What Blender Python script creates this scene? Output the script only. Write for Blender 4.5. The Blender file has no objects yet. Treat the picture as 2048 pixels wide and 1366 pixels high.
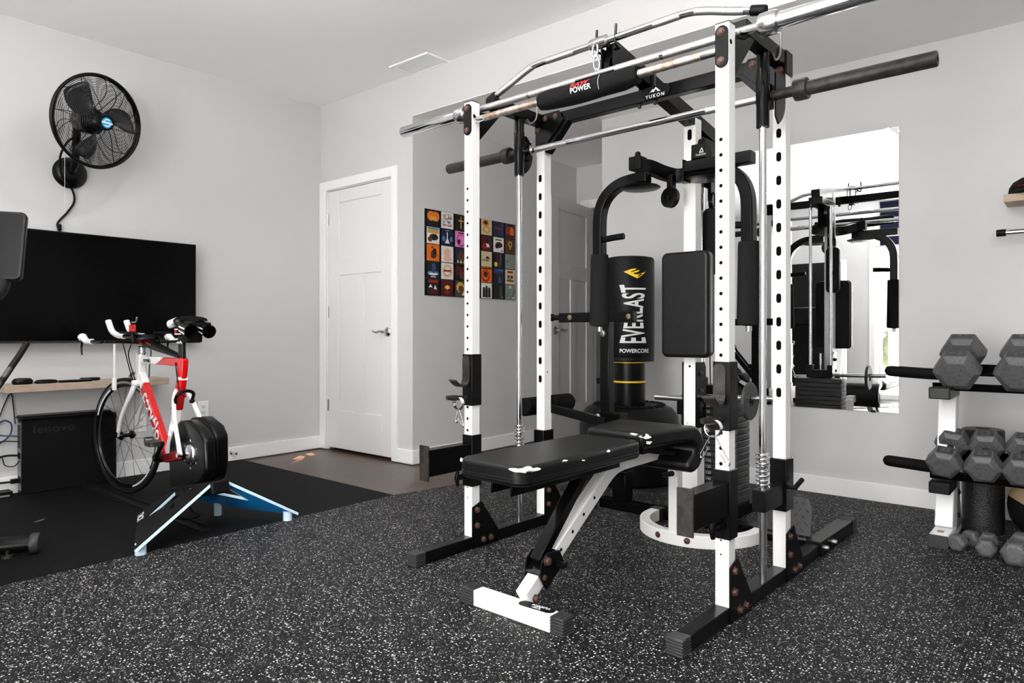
import bpy, bmesh, math, random
from mathutils import Vector as V, Matrix
S = bpy.context.scene
COL = S.collection
R = math.radians
pi = math.pi
random.seed(7)

# ------------------------------------------------------------------ materials
def lin(c):
    r = []
    for v in c[:3]:
        v = v / 255.0
        r.append(v / 12.92 if v <= .04045 else ((v + .055) / 1.055) ** 2.4)
    return (r[0], r[1], r[2], 1)

class NT:
    def __init__(s, name):
        s.m = bpy.data.materials.new(name)
        s.m.use_nodes = True
        s.t = s.m.node_tree
        s.b = s.t.nodes['Principled BSDF']
    def n(s, typ): return s.t.nodes.new(typ)
    def l(s, a, b): s.t.links.new(a, b)
    def coord(s, scale=(1, 1, 1), rot=(0, 0, 0), kind='Object'):
        c = s.n('ShaderNodeTexCoord'); mp = s.n('ShaderNodeMapping')
        mp.inputs['Scale'].default_value = scale; mp.inputs['Rotation'].default_value = rot
        s.l(c.outputs[kind], mp.inputs[0])
        return mp.outputs[0]
    def noise(s, co, scale, detail=4, rough=.5):
        o = s.n('ShaderNodeTexNoise'); o.inputs['Scale'].default_value = scale
        o.inputs['Detail'].default_value = detail; o.inputs['Roughness'].default_value = rough
        s.l(co, o.inputs['Vector']); return o
    def ramp(s, fac, stops):
        o = s.n('ShaderNodeValToRGB'); e = o.color_ramp.elements
        while len(e) > len(stops): e.remove(e[-1])
        while len(e) < len(stops): e.new(.5)
        for i, (p, c) in enumerate(stops):
            e[i].position = p; e[i].color = c if len(c) == 4 else (*c, 1)
        s.l(fac, o.inputs[0]); return o.outputs[0]
    def mix(s, fac, a, b):
        o = s.n('ShaderNodeMix'); o.data_type = 'RGBA'
        for src, idx in ((fac, 0), (a, 6), (b, 7)):
            if hasattr(src, 'default_value') and not isinstance(src, (tuple, list)): s.l(src, o.inputs[idx])
            else: o.inputs[idx].default_value = src
        return o.outputs[2]
    def math(s, op, a, b=None):
        o = s.n('ShaderNodeMath'); o.operation = op
        for i, src in enumerate((a, b)):
            if src is None: continue
            if isinstance(src, (int, float)): o.inputs[i].default_value = src
            else: s.l(src, o.inputs[i])
        return o.outputs[0]
    def bump(s, h, strength=.2, dist=.002):
        o = s.n('ShaderNodeBump'); o.inputs['Strength'].default_value = strength
        o.inputs['Distance'].default_value = dist
        s.l(h, o.inputs['Height']); s.l(o.outputs[0], s.b.inputs['Normal'])

def mat(name, rgb, rough=.5, metal=0, spec=.5, bump=None, vary=None, coat=0):
    t = NT(name); b = t.b
    b.inputs['Base Color'].default_value = lin(rgb)
    b.inputs['Roughness'].default_value = rough
    b.inputs['Metallic'].default_value = metal
    b.inputs['Specular IOR Level'].default_value = spec
    b.inputs['Coat Weight'].default_value = coat
    b.inputs['Coat Roughness'].default_value = .08
    co = t.coord()
    if vary:
        n = t.noise(co, vary[0], 5)
        t.l(t.ramp(n.outputs[0], [(.3, lin(rgb)), (.75, lin(vary[1]))]), b.inputs['Base Color'])
    if bump:
        n = t.noise(co, bump[0], 3, .6); t.bump(n.outputs[0], bump[1], bump[2] if len(bump) > 2 else .002)
    return t.m

def worn(name, rgb, chip, rough, scale=28, thr=.70, metal=0, spec=.5, edge=.02):
    """paint with sparse chips of another colour"""
    t = NT(name); b = t.b; co = t.coord()
    n = t.noise(co, scale, 6, .65); n2 = t.noise(co, 3.2, 2)
    f = t.math('ADD', n.outputs[0], t.math('MULTIPLY', n2.outputs[0], .25))
    k = t.ramp(f, [(thr + .1, (0, 0, 0)), (thr + .1 + edge, (1, 1, 1))])
    t.l(t.mix(k, lin(rgb), lin(chip)), b.inputs['Base Color'])
    b.inputs['Roughness'].default_value = rough; b.inputs['Metallic'].default_value = metal
    b.inputs['Specular IOR Level'].default_value = spec
    return t.m

M = {}
M['wall'] = mat('wall_paint', (200, 200, 200), .75, spec=.25, bump=(260, .06, .001))
M['ceil'] = mat('ceiling_paint', (247, 246, 245), .85, spec=.15, bump=(200, .05, .001))
M['trim'] = mat('trim_white', (240, 240, 240), .38, spec=.4)
M['door'] = mat('door_white', (226, 226, 226), .42, spec=.4)
M['white'] = worn('white_powder_coat', (244, 244, 242), (58, 48, 44), .34, 34, .735)
M['white_clean'] = mat('white_gloss', (243, 243, 242), .3)
M['white_chip'] = worn('chipped_white_coat', (242, 241, 238), (46, 34, 28), .36, 30, .72)
M['white_rack'] = mat('white_rack_paint', (236, 237, 239), .32)
M['black'] = worn('black_gloss_coat', (5, 5, 6), (60, 58, 56), .24, 70, .80, spec=.16)
M['black_rough'] = worn('scuffed_black_coat', (7, 7, 8), (84, 80, 77), .30, 50, .72, spec=.2)
M['black_matte'] = mat('black_plastic', (8, 8, 9), .5, spec=.16)
M['black_satin'] = mat('black_satin_plastic', (6, 6, 7), .30, spec=.2)
M['black_worn'] = mat('worn_black_steel', (20, 19, 19), .42, spec=.3, vary=(40, (58, 54, 51)), bump=(220, .15))
M['hole'] = mat('dark_hole', (4, 4, 4), .9, spec=.1)
M['chrome'] = mat('chrome', (222, 222, 224), .09, 1)
M['steel'] = mat('bright_steel', (196, 196, 198), .22, 1)
M['dull'] = mat('dull_steel', (150, 148, 146), .36, 1)
M['rust'] = mat('rusty_bolt', (58, 38, 32), .5, .4, vary=(160, (112, 84, 72)))
M['foam'] = mat('foam_grip', (30, 30, 31), .95, spec=.06, bump=(420, .5, .001))
M['foam_dark'] = mat('foam_roller_black', (10, 10, 11), .7, spec=.1, bump=(420, .4, .001))
M['fabric'] = mat('black_nylon', (11, 11, 13), .72, spec=.15, bump=(60, .5, .004))
M['rubber'] = mat('black_rubber', (12, 12, 13), .62, spec=.2)
M['rubber_cap'] = mat('grey_rubber_cap', (44, 45, 46), .45, spec=.35)
M['tyre'] = mat('tyre_rubber', (16, 16, 17), .55, spec=.25)
M['screen'] = mat('screen_glass', (2, 2, 3), .16, spec=.12)
M['letters'] = mat('printed_white', (232, 232, 232), .5)
M['grey_letters'] = mat('printed_grey', (120, 120, 120), .5)
M['yellow'] = mat('print_yellow', (250, 204, 30), .45)
M['red'] = mat('gloss_red', (196, 8, 14), .22, coat=.5)
M['dark_red'] = mat('anodised_dark_red', (150, 8, 16), .25, .4, coat=.4)
M['red_print'] = mat('print_red', (196, 26, 26), .5)
M['bike_white'] = mat('gloss_white', (246, 246, 246), .2, coat=.4)
M['carbon'] = mat('carbon_black', (7, 7, 8), .2, spec=.3)
M['blue'] = mat('trainer_blue', (22, 128, 200), .35)
M['pale_blue'] = mat('trainer_pale_blue', (200, 224, 238), .35)
M['fan_blue'] = mat('badge_blue', (20, 150, 200), .35)
M['bag'] = mat('bag_vinyl', (11, 11, 12), .42, spec=.18, bump=(70, .08, .003))
M['tan'] = mat('tan_band', (158, 134, 104), .6)
M['navy'] = mat('navy_cloth', (18, 20, 38), .9, spec=.1)
M['cable_blue'] = mat('blue_cable', (18, 44, 92), .5)
M['leaf'] = mat('hedge_green', (66, 84, 48), .9, vary=(6, (110, 120, 84)))
M['siding'] = mat('pale_siding', (226, 224, 220), .8)
M['gold'] = mat('hardware_gold', (150, 140, 110), .4, .8)

def m_vinyl():
    t = NT('black_vinyl'); b = t.b; co = t.coord()
    b.inputs['Base Color'].default_value = lin((10, 10, 11)); b.inputs['Roughness'].default_value = .36; b.inputs['Specular IOR Level'].default_value = .28
    vo = t.n('ShaderNodeTexVoronoi'); vo.inputs['Scale'].default_value = 230; t.l(co, vo.inputs['Vector'])
    n = t.noise(co, 26, 4)
    t.bump(t.math('ADD', vo.outputs['Distance'], t.math('MULTIPLY', n.outputs[0], 1.1)), .32, .0012)
    return t.m
M['vinyl'] = m_vinyl()

def m_knurl(name, rgb, rust=None):
    t = NT(name); b = t.b; co = t.coord()
    b.inputs['Metallic'].default_value = 1; b.inputs['Roughness'].default_value = .34
    n = t.noise(co, 520, 2, .8)
    if rust:
        n2 = t.noise(co, 44, 4)
        t.l(t.ramp(n2.outputs[0], [(.42, lin(rgb)), (.62, lin(rust))]), b.inputs['Base Color'])
    else:
        t.l(t.ramp(n.outputs[0], [(.35, lin([v * .62 for v in rgb])), (.6, lin(rgb))]), b.inputs['Base Color'])
    t.bump(n.outputs[0], .75, .0012)
    return t.m
M['knurl'] = m_knurl('knurled_chrome', (226, 226, 226))
M['knurl_rust'] = m_knurl('rust_stained_knurl', (206, 200, 192), (168, 140, 122))

def m_speckle():
    t = NT('speckled_rubber'); b = t.b; co = t.coord()
    nz = t.noise(co, 160, 2)
    off = t.n('ShaderNodeVectorMath'); off.operation = 'MULTIPLY_ADD'
    t.l(nz.outputs['Color'], off.inputs[0]); off.inputs[1].default_value = (.006, .006, .006); t.l(co, off.inputs[2])
    base = t.noise(co, 14, 5)
    col = t.ramp(base.outputs[0], [(.3, lin((8, 8, 10))), (.75, lin((15, 15, 17)))])
    for sc, gate, rad, c in ((112, .80, .22, (226, 226, 224)), (185, .76, .24, (170, 170, 168)), (330, .72, .24, (96, 96, 96))):
        vo = t.n('ShaderNodeTexVoronoi'); vo.voronoi_dimensions = '2D'; vo.inputs['Scale'].default_value = sc
        t.l(off.outputs[0], vo.inputs['Vector'])
        sp = t.n('ShaderNodeSeparateColor'); t.l(vo.outputs['Color'], sp.inputs[0])
        g = t.math('GREATER_THAN', sp.outputs[0], gate)
        rr = t.math('MULTIPLY', sp.outputs[1], rad)
        k = t.math('MULTIPLY', g, t.math('LESS_THAN', vo.outputs['Distance'], t.math('ADD', rr, .10)))
        col = t.mix(k, col, lin(c))
    t.l(col, b.inputs['Base Color'])
    b.inputs['Roughness'].default_value = .6; b.inputs['Specular IOR Level'].default_value = .12
    fine = t.noise(co, 330, 3); t.bump(fine.outputs[0], .3, .0015)
    return t.m
M['speckle'] = m_speckle()

def m_mat():
    t = NT('black_mat_rubber'); b = t.b; co = t.coord()
    n = t.noise(co, 420, 3, .7)
    t.l(t.ramp(n.outputs[0], [(.35, lin((7, 7, 8))), (.7, lin((15, 15, 16)))]), b.inputs['Base Color'])
    b.inputs['Roughness'].default_value = .72; b.inputs['Specular IOR Level'].default_value = .1
    t.bump(n.outputs[0], .4, .001); return t.m
M['mat'] = m_mat()

def m_wood(name, c1, c2, scale, rough, planks=None, spec=.4):
    t = NT(name); b = t.b; co = t.coord(scale)
    n = t.noise(co, 5, 6, .62)
    col = t.ramp(n.outputs[0], [(.3, lin(c1)), (.7, lin(c2))])
    if planks:
        br = t.n('ShaderNodeTexBrick'); br.inputs['Scale'].default_value = 1
        br.inputs['Brick Width'].default_value = planks[0]; br.inputs['Row Height'].default_value = planks[1]
        br.inputs['Mortar Size'].default_value = .0012
        br.inputs['Color1'].default_value = (1, 1, 1, 1); br.inputs['Color2'].default_value = (.62, .60, .58, 1)
        br.inputs['Mortar'].default_value = (.3, .28, .27, 1)
        t.l(t.coord(), br.inputs['Vector'])
        mx = t.n('ShaderNodeMix'); mx.data_type = 'RGBA'; mx.blend_type = 'MULTIPLY'; mx.inputs[0].default_value = 1
        t.l(col, mx.inputs[6]); t.l(br.outputs['Color'], mx.inputs[7]); col = mx.outputs[2]
    t.l(col, b.inputs['Base Color']); b.inputs['Roughness'].default_value = rough
    b.inputs['Specular IOR Level'].default_value = spec
    t.bump(n.outputs[0], .1, .001); return t.m
M['floor'] = m_wood('wood_plank_floor', (58, 38, 28), (88, 62, 46), (.8, 7, 1), .3, (1.2, .18), .3)
M['oak'] = m_wood('pale_oak', (150, 130, 113), (186, 168, 150), (3, 3, 40), .55)

def m_iron():
    t = NT('chipped_grey_iron'); b = t.b; co = t.coord()
    n = t.noise(co, 75, 6, .7); n2 = t.noise(co, 12, 4)
    f = t.math('ADD', n.outputs[0], t.math('MULTIPLY', n2.outputs[0], .35))
    c = t.ramp(f, [(.52, lin((66, 66, 68))), (.74, lin((84, 84, 86))), (.86, lin((40, 39, 39)))])
    t.l(c, b.inputs['Base Color']); b.inputs['Roughness'].default_value = .5
    b.inputs['Specular IOR Level'].default_value = .45
    t.bump(n.outputs[0], .35, .002); return t.m
M['iron'] = m_iron()
M['iron_dark'] = mat('dark_iron', (44, 44, 45), .5, spec=.5, bump=(160, .3))

def m_mirror():
    t = NT('mirror_silver'); t.b.inputs['Base Color'].default_value = (.93, .94, .94, 1)
    t.b.inputs['Metallic'].default_value = 1; t.b.inputs['Roughness'].default_value = 0
    return t.m
M['mirror'] = m_mirror()

def m_glass():
    t = NT('window_glass'); b = t.b
    b.inputs['Base Color'].default_value = (1, 1, 1, 1); b.inputs['Roughness'].default_value = 0
    b.inputs['Alpha'].default_value = .08
    return t.m
M['glass'] = m_glass()

def plain(rgb, rough=.5):
    k = 'c_%d_%d_%d' % tuple(rgb)
    if k not in M: M[k] = mat('print_%02x%02x%02x' % tuple(rgb), rgb, rough)
    return M[k]

# ------------------------------------------------------------------ mesh builder
def frame(d, up=(0, 0, 1)):
    d = V(d).normalized(); u = V(up)
    if abs(d.dot(u.normalized())) > .999: u = V((0, 1, 0)) if abs(d.y) < .9 else V((1, 0, 0))
    s = d.cross(u).normalized(); n = s.cross(d).normalized()
    return d, s, n

class MB:
    def __init__(s): s.bm = bmesh.new(); s.m = 0
    def mat(s, i): s.m = i; return s
    def _f(s, vs):
        try: f = s.bm.faces.new(vs)
        except ValueError: return None
        f.material_index = s.m; return f
    def box(s, x0, x1, y0, y1, z0, z1):
        v = [s.bm.verts.new(p) for p in ((x0,y0,z0),(x1,y0,z0),(x1,y1,z0),(x0,y1,z0),(x0,y0,z1),(x1,y0,z1),(x1,y1,z1),(x0,y1,z1))]
        for q in ((3,2,1,0),(4,5,6,7),(0,1,5,4),(1,2,6,5),(2,3,7,6),(3,0,4,7)): s._f([v[i] for i in q])
        return s
    def rings(s, rs, closed=False, cap=True):
        vs = [[s.bm.verts.new(p) for p in r] for r in rs]
        n = len(vs[0]); k = len(vs)
        for i in range(k if closed else k - 1):
            a, b = vs[i], vs[(i + 1) % k]
            for j in range(n): s._f([a[j], a[(j+1) % n], b[(j+1) % n], b[j]])
        if cap and not closed:
            s._f(list(reversed(vs[0]))); s._f(vs[-1])
        return s
    def bar(s, p0, p1, w, h, up=(0, 0, 1)):
        return s.sweep([p0, p1], w, h, up)
    def sweep(s, pts, w, h, up=(0, 0, 1), closed=False):
        pts = [V(p) for p in pts]; rs = []; n = len(pts)
        for i, p in enumerate(pts):
            if closed: a, b = pts[i - 1], pts[(i + 1) % n]
            else: a, b = pts[max(i-1, 0)], pts[min(i+1, n-1)]
            d, sd, nn = frame(b - a, up); k = 1
            if 0 < i < n - 1:
                c = (p - a).normalized().dot((b - p).normalized()); k = 1 / max(.5, math.sqrt(max(0, (1 + c) / 2)))
            ws, hs = (w(i) if callable(w) else w), (h(i) if callable(h) else h)
            dd = (b - p).normalized().cross((p - a).normalized()) if 0 < i < n - 1 else V((0, 0, 0))
            kw = k if abs(dd.dot(nn)) > abs(dd.dot(sd)) else 1
            kh = k if kw == 1 else 1
            rs.append([p + sd * (sx * ws * kw / 2) + nn * (sy * hs * kh / 2) for sx, sy in ((-1,-1),(1,-1),(1,1),(-1,1))])
        return s.rings(rs, closed)
    def tube(s, pts, r, n=12, closed=False, up=(0, 0, 1), cap=True):
        pts = [V(p) for p in pts]; rs = []; k = len(pts); ps = None
        for i, p in enumerate(pts):
            if closed: a, b = pts[i - 1], pts[(i + 1) % k]
            else: a, b = pts[max(i-1, 0)], pts[min(i+1, k-1)]
            d = (b - a).normalized()
            if ps is None: d, sd, nn = frame(d, up)
            else:
                sd = (ps - d * ps.dot(d)).normalized(); nn = sd.cross(d).normalized()
            ps = sd
            rr = r[i] if isinstance(r, (list, tuple)) else r
            rs.append([p + sd * (math.cos(2*pi*j/n) * rr) + nn * (math.sin(2*pi*j/n) * rr) for j in range(n)])
        return s.rings(rs, closed, cap)
    def cyl(s, p0, p1, r, n=20, r2=None):
        return s.tube([p0, p1], [r, r if r2 is None else r2], n)
    def lathe(s, prof, o=(0, 0, 0), ax=(0, 0, 1), n=28):
        """prof: list of (radius, height along axis)"""
        d, sd, nn = frame(ax, (0, 1, 0)); o = V(o)
        return s.rings([[o + d * h + sd * (math.cos(2*pi*j/n) * max(r, 1e-4)) + nn * (math.sin(2*pi*j/n) * max(r, 1e-4)) for j in range(n)] for r, h in prof])
    def prism(s, poly, ax, a0, a1):
        """poly in the two other axes, extruded along ax from a0 to a1"""
        def P(q, a): return {'x': (a, q[0], q[1]), 'y': (q[0], a, q[1]), 'z': (q[0], q[1], a)}[ax]
        return s.rings([[P(q, a0) for q in poly], [P(q, a1) for q in poly]])
    def slab(s, quad, t):
        """polygon of 3-D points given thickness t along its normal"""
        q = [V(p) for p in quad]; n = (q[1] - q[0]).cross(q[2] - q[0]).normalized()
        return s.rings([[p - n * t / 2 for p in q], [p + n * t / 2 for p in q]])
    def ball(s, c, r, n=16, sc=(1, 1, 1)):
        c = V(c); k = n // 2
        rs = [[c + V((math.cos(2*pi*j/n) * math.sin(pi*i/k) * r * sc[0], math.sin(2*pi*j/n) * math.sin(pi*i/k) * r * sc[1], -math.cos(pi*i/k) * r * sc[2])) for j in range(n)] for i in range(k + 1)]
        r0 = max(r * .02, 1e-4)
        rs[0] = [c + V((math.cos(2*pi*j/n) * r0, math.sin(2*pi*j/n) * r0, -r * sc[2])) for j in range(n)]
        rs[-1] = [c + V((math.cos(2*pi*j/n) * r0, math.sin(2*pi*j/n) * r0, r * sc[2])) for j in range(n)]
        return s.rings(rs)
    def face(s, pts): s._f([s.bm.verts.new(p) for p in pts]); return s
    def disc(s, c, nrm, r, n=16, t=.0012, sq=1, up=(0, 0, 1)):
        d, sd, nn = frame(nrm, up); c = V(c)
        ring = lambda h: [c + d * h + sd * (math.cos(2*pi*j/n) * r) + nn * (math.sin(2*pi*j/n) * r * sq) for j in range(n)]
        return s.rings([ring(0), ring(t)])
    def stadium(s, c, nrm, w, h, t=.001, n=8, up=(0, 0, 1)):
        """upright rounded slot w x h, centred at c"""
        d, sd, nn = frame(nrm, up); c = V(c); r = w / 2; k = h / 2 - r; P = []
        for j in range(n + 1): a = pi * j / n; P.append((math.cos(a) * r, k + math.sin(a) * r))
        for j in range(n + 1): a = pi + pi * j / n; P.append((math.cos(a) * r, -k + math.sin(a) * r))
        return s.rings([[c + d * q + sd * x + nn * y for x, y in P] for q in (0, t)])
    def rbox(s, x0, x1, y0, y1, z0, z1, r, n=5, ax='z'):
        """box with rounded corners in the plane across ax"""
        rng = {'x': ((y0, y1), (z0, z1), (x0, x1)), 'y': ((x0, x1), (z0, z1), (y0, y1)), 'z': ((x0, x1), (y0, y1), (z0, z1))}[ax]
        (a0, a1), (b0, b1), (c0, c1) = rng; P = []
        for cx, cy, st in ((a1-r, b1-r, 0), (a0+r, b1-r, 90), (a0+r, b0+r, 180), (a1-r, b0+r, 270)):
            for j in range(n + 1):
                a = R(st + 90 * j / n); P.append((cx + r * math.cos(a), cy + r * math.sin(a)))
        return s.prism(P, ax, c0, c1)
    def build(s, name, mats, parent=None, bevel=0, smooth=38, seg=2, loc=None):
        bm = s.bm
        bmesh.ops.recalc_face_normals(bm, faces=bm.faces)
        me = bpy.data.meshes.new(name); bm.to_mesh(me); bm.free()
        for m in (mats if isinstance(mats, (list, tuple)) else [mats]): me.materials.append(M[m] if isinstance(m, str) else m)
        o = bpy.data.objects.new(name, me); COL.objects.link(o)
        if smooth:
            for p in me.polygons: p.use_smooth = True
            me.set_sharp_from_angle(angle=R(smooth))
        if bevel:
            b = o.modifiers.new('bevel', 'BEVEL'); b.width = bevel; b.segments = seg; b.limit_method = 'ANGLE'; b.angle_limit = R(40)
            b.harden_normals = False
        if parent: o.parent = parent
        if loc: o.location = loc
        return o

def thing(name, label, cat, loc=(0, 0, 0), rz=0, group=None):
    o = bpy.data.objects.new(name, None); COL.objects.link(o); o.empty_display_size = .1
    o.location = loc; o.rotation_euler = (0, 0, rz); o['label'] = label; o['category'] = cat
    if group: o['group'] = group
    return o
def tag(o, label, cat, group=None):
    o['label'] = label; o['category'] = cat
    if group: o['group'] = group
    return o
def bolts(m, parent, items):
    for c, nrm, r, h in items:
        b = MB(); b.lathe([(r*1.35, 0), (r*1.35, .0025), (r, .0026), (r, h*.8), (r*.7, h), (.001, h)], c, nrm, 8); b.build('bolt', m, parent)
def struct(mb, name, m, label=None, cat=None, bevel=0, parent=None):
    o = mb.build(name, m, parent, bevel)
    if not parent: o['kind'] = 'structure'
    if label: o['label'] = label
    if cat: o['category'] = cat
    return o
def dup(root, loc, rz=None, label=None):
    r = root.copy(); COL.objects.link(r); r.location = loc
    if rz is not None: r.rotation_euler = (0, 0, rz)
    if label: r['label'] = label
    for ch in list(root.children):
        c = ch.copy(); COL.objects.link(c); c.parent = r
        for g in list(ch.children):
            d = g.copy(); COL.objects.link(d); d.parent = c
    return r

def text_bm(txt, size=1, bold=0, shear=0, spacing=1):
    cu = bpy.data.curves.new('t', 'FONT'); cu.body = txt; cu.size = size; cu.offset = bold; cu.shear = shear
    cu.space_character = spacing; cu.align_x = 'CENTER'; cu.align_y = 'CENTER'; cu.fill_mode = 'FRONT'
    o = bpy.data.objects.new('t', cu); COL.objects.link(o)
    dg = bpy.context.evaluated_depsgraph_get()
    me = bpy.data.meshes.new_from_object(o.evaluated_get(dg))
    bm = bmesh.new(); bm.from_mesh(me)
    bpy.data.objects.remove(o); bpy.data.curves.remove(cu); bpy.data.meshes.remove(me)
    return bm
def text(name, txt, size, mx, m, parent, bold=0, shear=0, sx=1, sy=1, spacing=1, fn=None, cuts=0, thick=.0006):
    """flat lettering placed by matrix mx (x along the words, y up, z out)"""
    bm = text_bm(txt, size, bold, shear, spacing)
    if cuts:
        xs = [v.co.x for v in bm.verts]; ys = [v.co.y for v in bm.verts]
        for k in range(1, cuts):
            for axis, lo, hi in ((0, min(xs), max(xs)), (1, min(ys), max(ys))):
                co = V((0, 0, 0)); co[axis] = lo + (hi - lo) * k / cuts; no = V((0, 0, 0)); no[axis] = 1
                bmesh.ops.bisect_plane(bm, geom=bm.verts[:] + bm.edges[:] + bm.faces[:], plane_co=co, plane_no=no)
    for v in bm.verts:
        v.co.x *= sx; v.co.y *= sy
        if fn: v.co = fn(v.co)
    if thick and not fn:
        g = bmesh.ops.extrude_face_region(bm, geom=bm.faces[:])
        for v in g['geom']:
            if isinstance(v, bmesh.types.BMVert): v.co.z += thick
    if mx is not None: bm.transform(mx)
    me = bpy.data.meshes.new(name); bm.to_mesh(me); bm.free(); me.materials.append(M[m] if isinstance(m, str) else m)
    o = bpy.data.objects.new(name, me); COL.objects.link(o); o.parent = parent
    return o
def place(origin, xdir, ydir):
    x = V(xdir).normalized(); y = V(ydir).normalized(); zz = x.cross(y).normalized()
    m = Matrix((x, y, zz)).transposed().to_4x4(); m.translation = V(origin); return m
def bez(pts, n=10):
    """smooth curve through points (Catmull-Rom)"""
    P = [V(p) for p in pts]; P = [P[0] * 2 - P[1]] + P + [P[-1] * 2 - P[-2]]; out = []
    for i in range(1, len(P) - 2):
        for k in range(n):
            t = k / n; a, b, c, d = P[i-1], P[i], P[i+1], P[i+2]
            out.append(.5 * ((2*b) + (c-a)*t + (2*a-5*b+4*c-d)*t*t + (3*b-a-3*c+d)*t**3))
    out.append(P[-2]); return out

# ------------------------------------------------------------------ the room
XL, YD, YM, YA, XA, XC = -4.76, 3.25, 4.185, 5.254, -3.66, -2.694
H1, H2, YB, XR = 2.74, 2.445, -2.2, 2.2
struct(MB().box(XL-.12, XR+.12, YB-.12, 6.4, -.16, -.006), 'floor', 'floor', 'brown wood plank floor seen at the back left and in the passage', 'floor')
poly = [(-3.05, YB), (XR, YB), (XR, YM), (-2.694, YM), (-2.72, 4.1), (-2.972, 2.987), (-3.05, 2.567)]
struct(MB().prism(poly, 'z', -.006, 0), 'floor_rubber', 'speckle', 'black rubber gym flooring with white flecks', 'floor')
mt = MB().box(XL+.02, -3.05, -1.4, 2.567, -.006, .0).build('exercise_mat', 'mat')
tag(mt, 'large plain black exercise mat on the left under the bike', 'mat')
struct(MB().box(XL-.12, XL, YB-.12, YD+.12, -.006, H1), 'wall_left', 'wall', 'light grey wall on the left behind the television', 'wall')
w = MB().box(XL, -4.682, YD, YD+.12, -.006, H1).box(-4.682, -3.872, YD, YD+.12, 2.052, H1).box(-3.872, XA, YD, YD+.12, -.006, H1)
w.box(XA-.12, XA, YD+.12, YA+.12, -.006, H1)
w.box(XL, XA-.13, YD+.125, YD+.16, -.006, H1)  # unseen board added behind the closed door to keep sky light out
struct(w, 'wall_back', 'wall', 'light grey back wall round the closed white door', 'wall')
struct(MB().box(XA, XR, YD, YA+.12, H2+.004, H1+.1).mat(1).box(XA, XR, YD+.001, YA+.12, H2, H2+.004), 'trim_1', ['wall', 'ceil'], 'grey dropped soffit above the mirror', 'soffit')  # underside coloured ceiling white to make up for missing light there
struct(MB().box(XC, XR, YM, YA+.12, -.006, H2), 'wall_far', 'wall', 'light grey wall carrying the mirror', 'wall')
w = MB().box(XA, -3.525, YA, YA+.12, -.006, H2).box(-3.525, XC, YA, YA+.12, 2.052, H2)
struct(w, 'wall_passage', 'wall', 'grey wall at the end of the passage', 'wall')
struct(MB().box(XA-.2, XC+.2, 6.2, 6.32, -.006, H2).box(XA-.2, XA-.1, YA+.12, 6.2, -.006, H2).box(XC+.1, XC+.2, YA+.12, 6.2, -.006, H2).box(XA-.2, XC+.2, YA+.12, 6.32, H2, H2+.1), 'wall_closet', 'wall', 'dim grey walls beyond the open door', 'wall')
struct(MB().box(XL-.12, XR+.12, YB-.12, YD+.02, H1, H1+.12), 'ceiling', 'ceil', 'white flat ceiling', 'ceiling')
# plain right wall, front wall with the patio door and an added window
w = MB().box(XR, XR+.12, YB-.12, YA, -.006, H1)
struct(w, 'wall_right', 'wall', 'light grey wall on the right', 'wall')
PX0, PX1, PZ = -2.33, -.16, 2.12
w = MB().box(XL, PX0, YB-.12, YB, -.006, H1).box(PX0, PX1, YB-.12, YB, PZ, H1).box(PX1, .3, YB-.12, YB, -.006, H1)
w.box(.3, 1.9, YB-.12, YB, -.006, .85).box(.3, 1.9, YB-.12, YB, PZ, H1).box(1.9, XR, YB-.12, YB, -.006, H1)
struct(w, 'wall_front', 'wall', 'light grey wall with the patio door', 'wall')
def glazed(name, x0, x1, z0, z1, mull, label, axis='x', at=YB):
    t = bpy.data.objects.new(name, None); COL.objects.link(t); t['kind'] = 'structure'; t['label'] = label; t['category'] = 'window'
    def B(mb, a0, a1, d0, d1, c0, c1):
        return mb.box(a0, a1, at+d0, at+d1, c0, c1) if axis == 'x' else mb.box(at+d0, at+d1, a0, a1, c0, c1)
    f = MB(); w_ = .07; d0, d1 = (-.10, -.02) if axis == 'x' else (.02, .10)
    B(f, x0, x0+w_, d0, d1, z0, z1); B(f, x1-w_, x1, d0, d1, z0, z1); B(f, x0+w_, x1-w_, d0, d1, z0, z0+w_); B(f, x0+w_, x1-w_, d0, d1, z1-w_, z1)
    for mx in mull: B(f, mx-.045, mx+.045, d0, d1, z0+w_, z1-w_)
    f.build('window_frame', 'trim', t, .004)
    g = MB(); dg = -.062 if axis == 'x' else .06
    B(g, x0+w_, x1-w_, dg, dg+.004, z0+w_, z1-w_); g.build('pane', 'glass', t)
    c = MB(); e0, e1 = (0, .018) if axis == 'x' else (-.018, 0); k = .075
    B(c, x0-k, x0, e0, e1, max(0, z0-k), z1+k); B(c, x1, x1+k, e0, e1, max(0, z0-k), z1+k); B(c, x0, x1, e0, e1, z1, z1+k)
    if z0 > .1: B(c, x0, x1, e0, e1, z0-k, z0)
    c.build('casing', 'trim', t, .003)
    return t
glazed('window_1', PX0, PX1, 0, PZ, [(PX0+PX1)/2], 'white framed glass patio door seen in the mirror')
glazed('added_window', .3, 1.9, .85, PZ, [1.1], 'unseen white framed window added beside the patio door for more light')  # unseen window put in to bring more light into the room
# baseboards
bh, bt = .098, .014
struct(MB().box(XL, XL+bt, YB, YD, 0, bh), 'baseboard_left', 'trim', bevel=.003)
struct(MB().box(-3.812, XA+bt, YD-bt, YD, 0, bh).box(XA, XA+bt, YD, YA, 0, bh), 'baseboard_back', 'trim', bevel=.003)
struct(MB().box(XC-bt, XR, YM-bt, YM, 0, bh).box(XC-bt, XC, YM, YA, 0, bh), 'baseboard_far', 'trim', bevel=.003)
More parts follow.
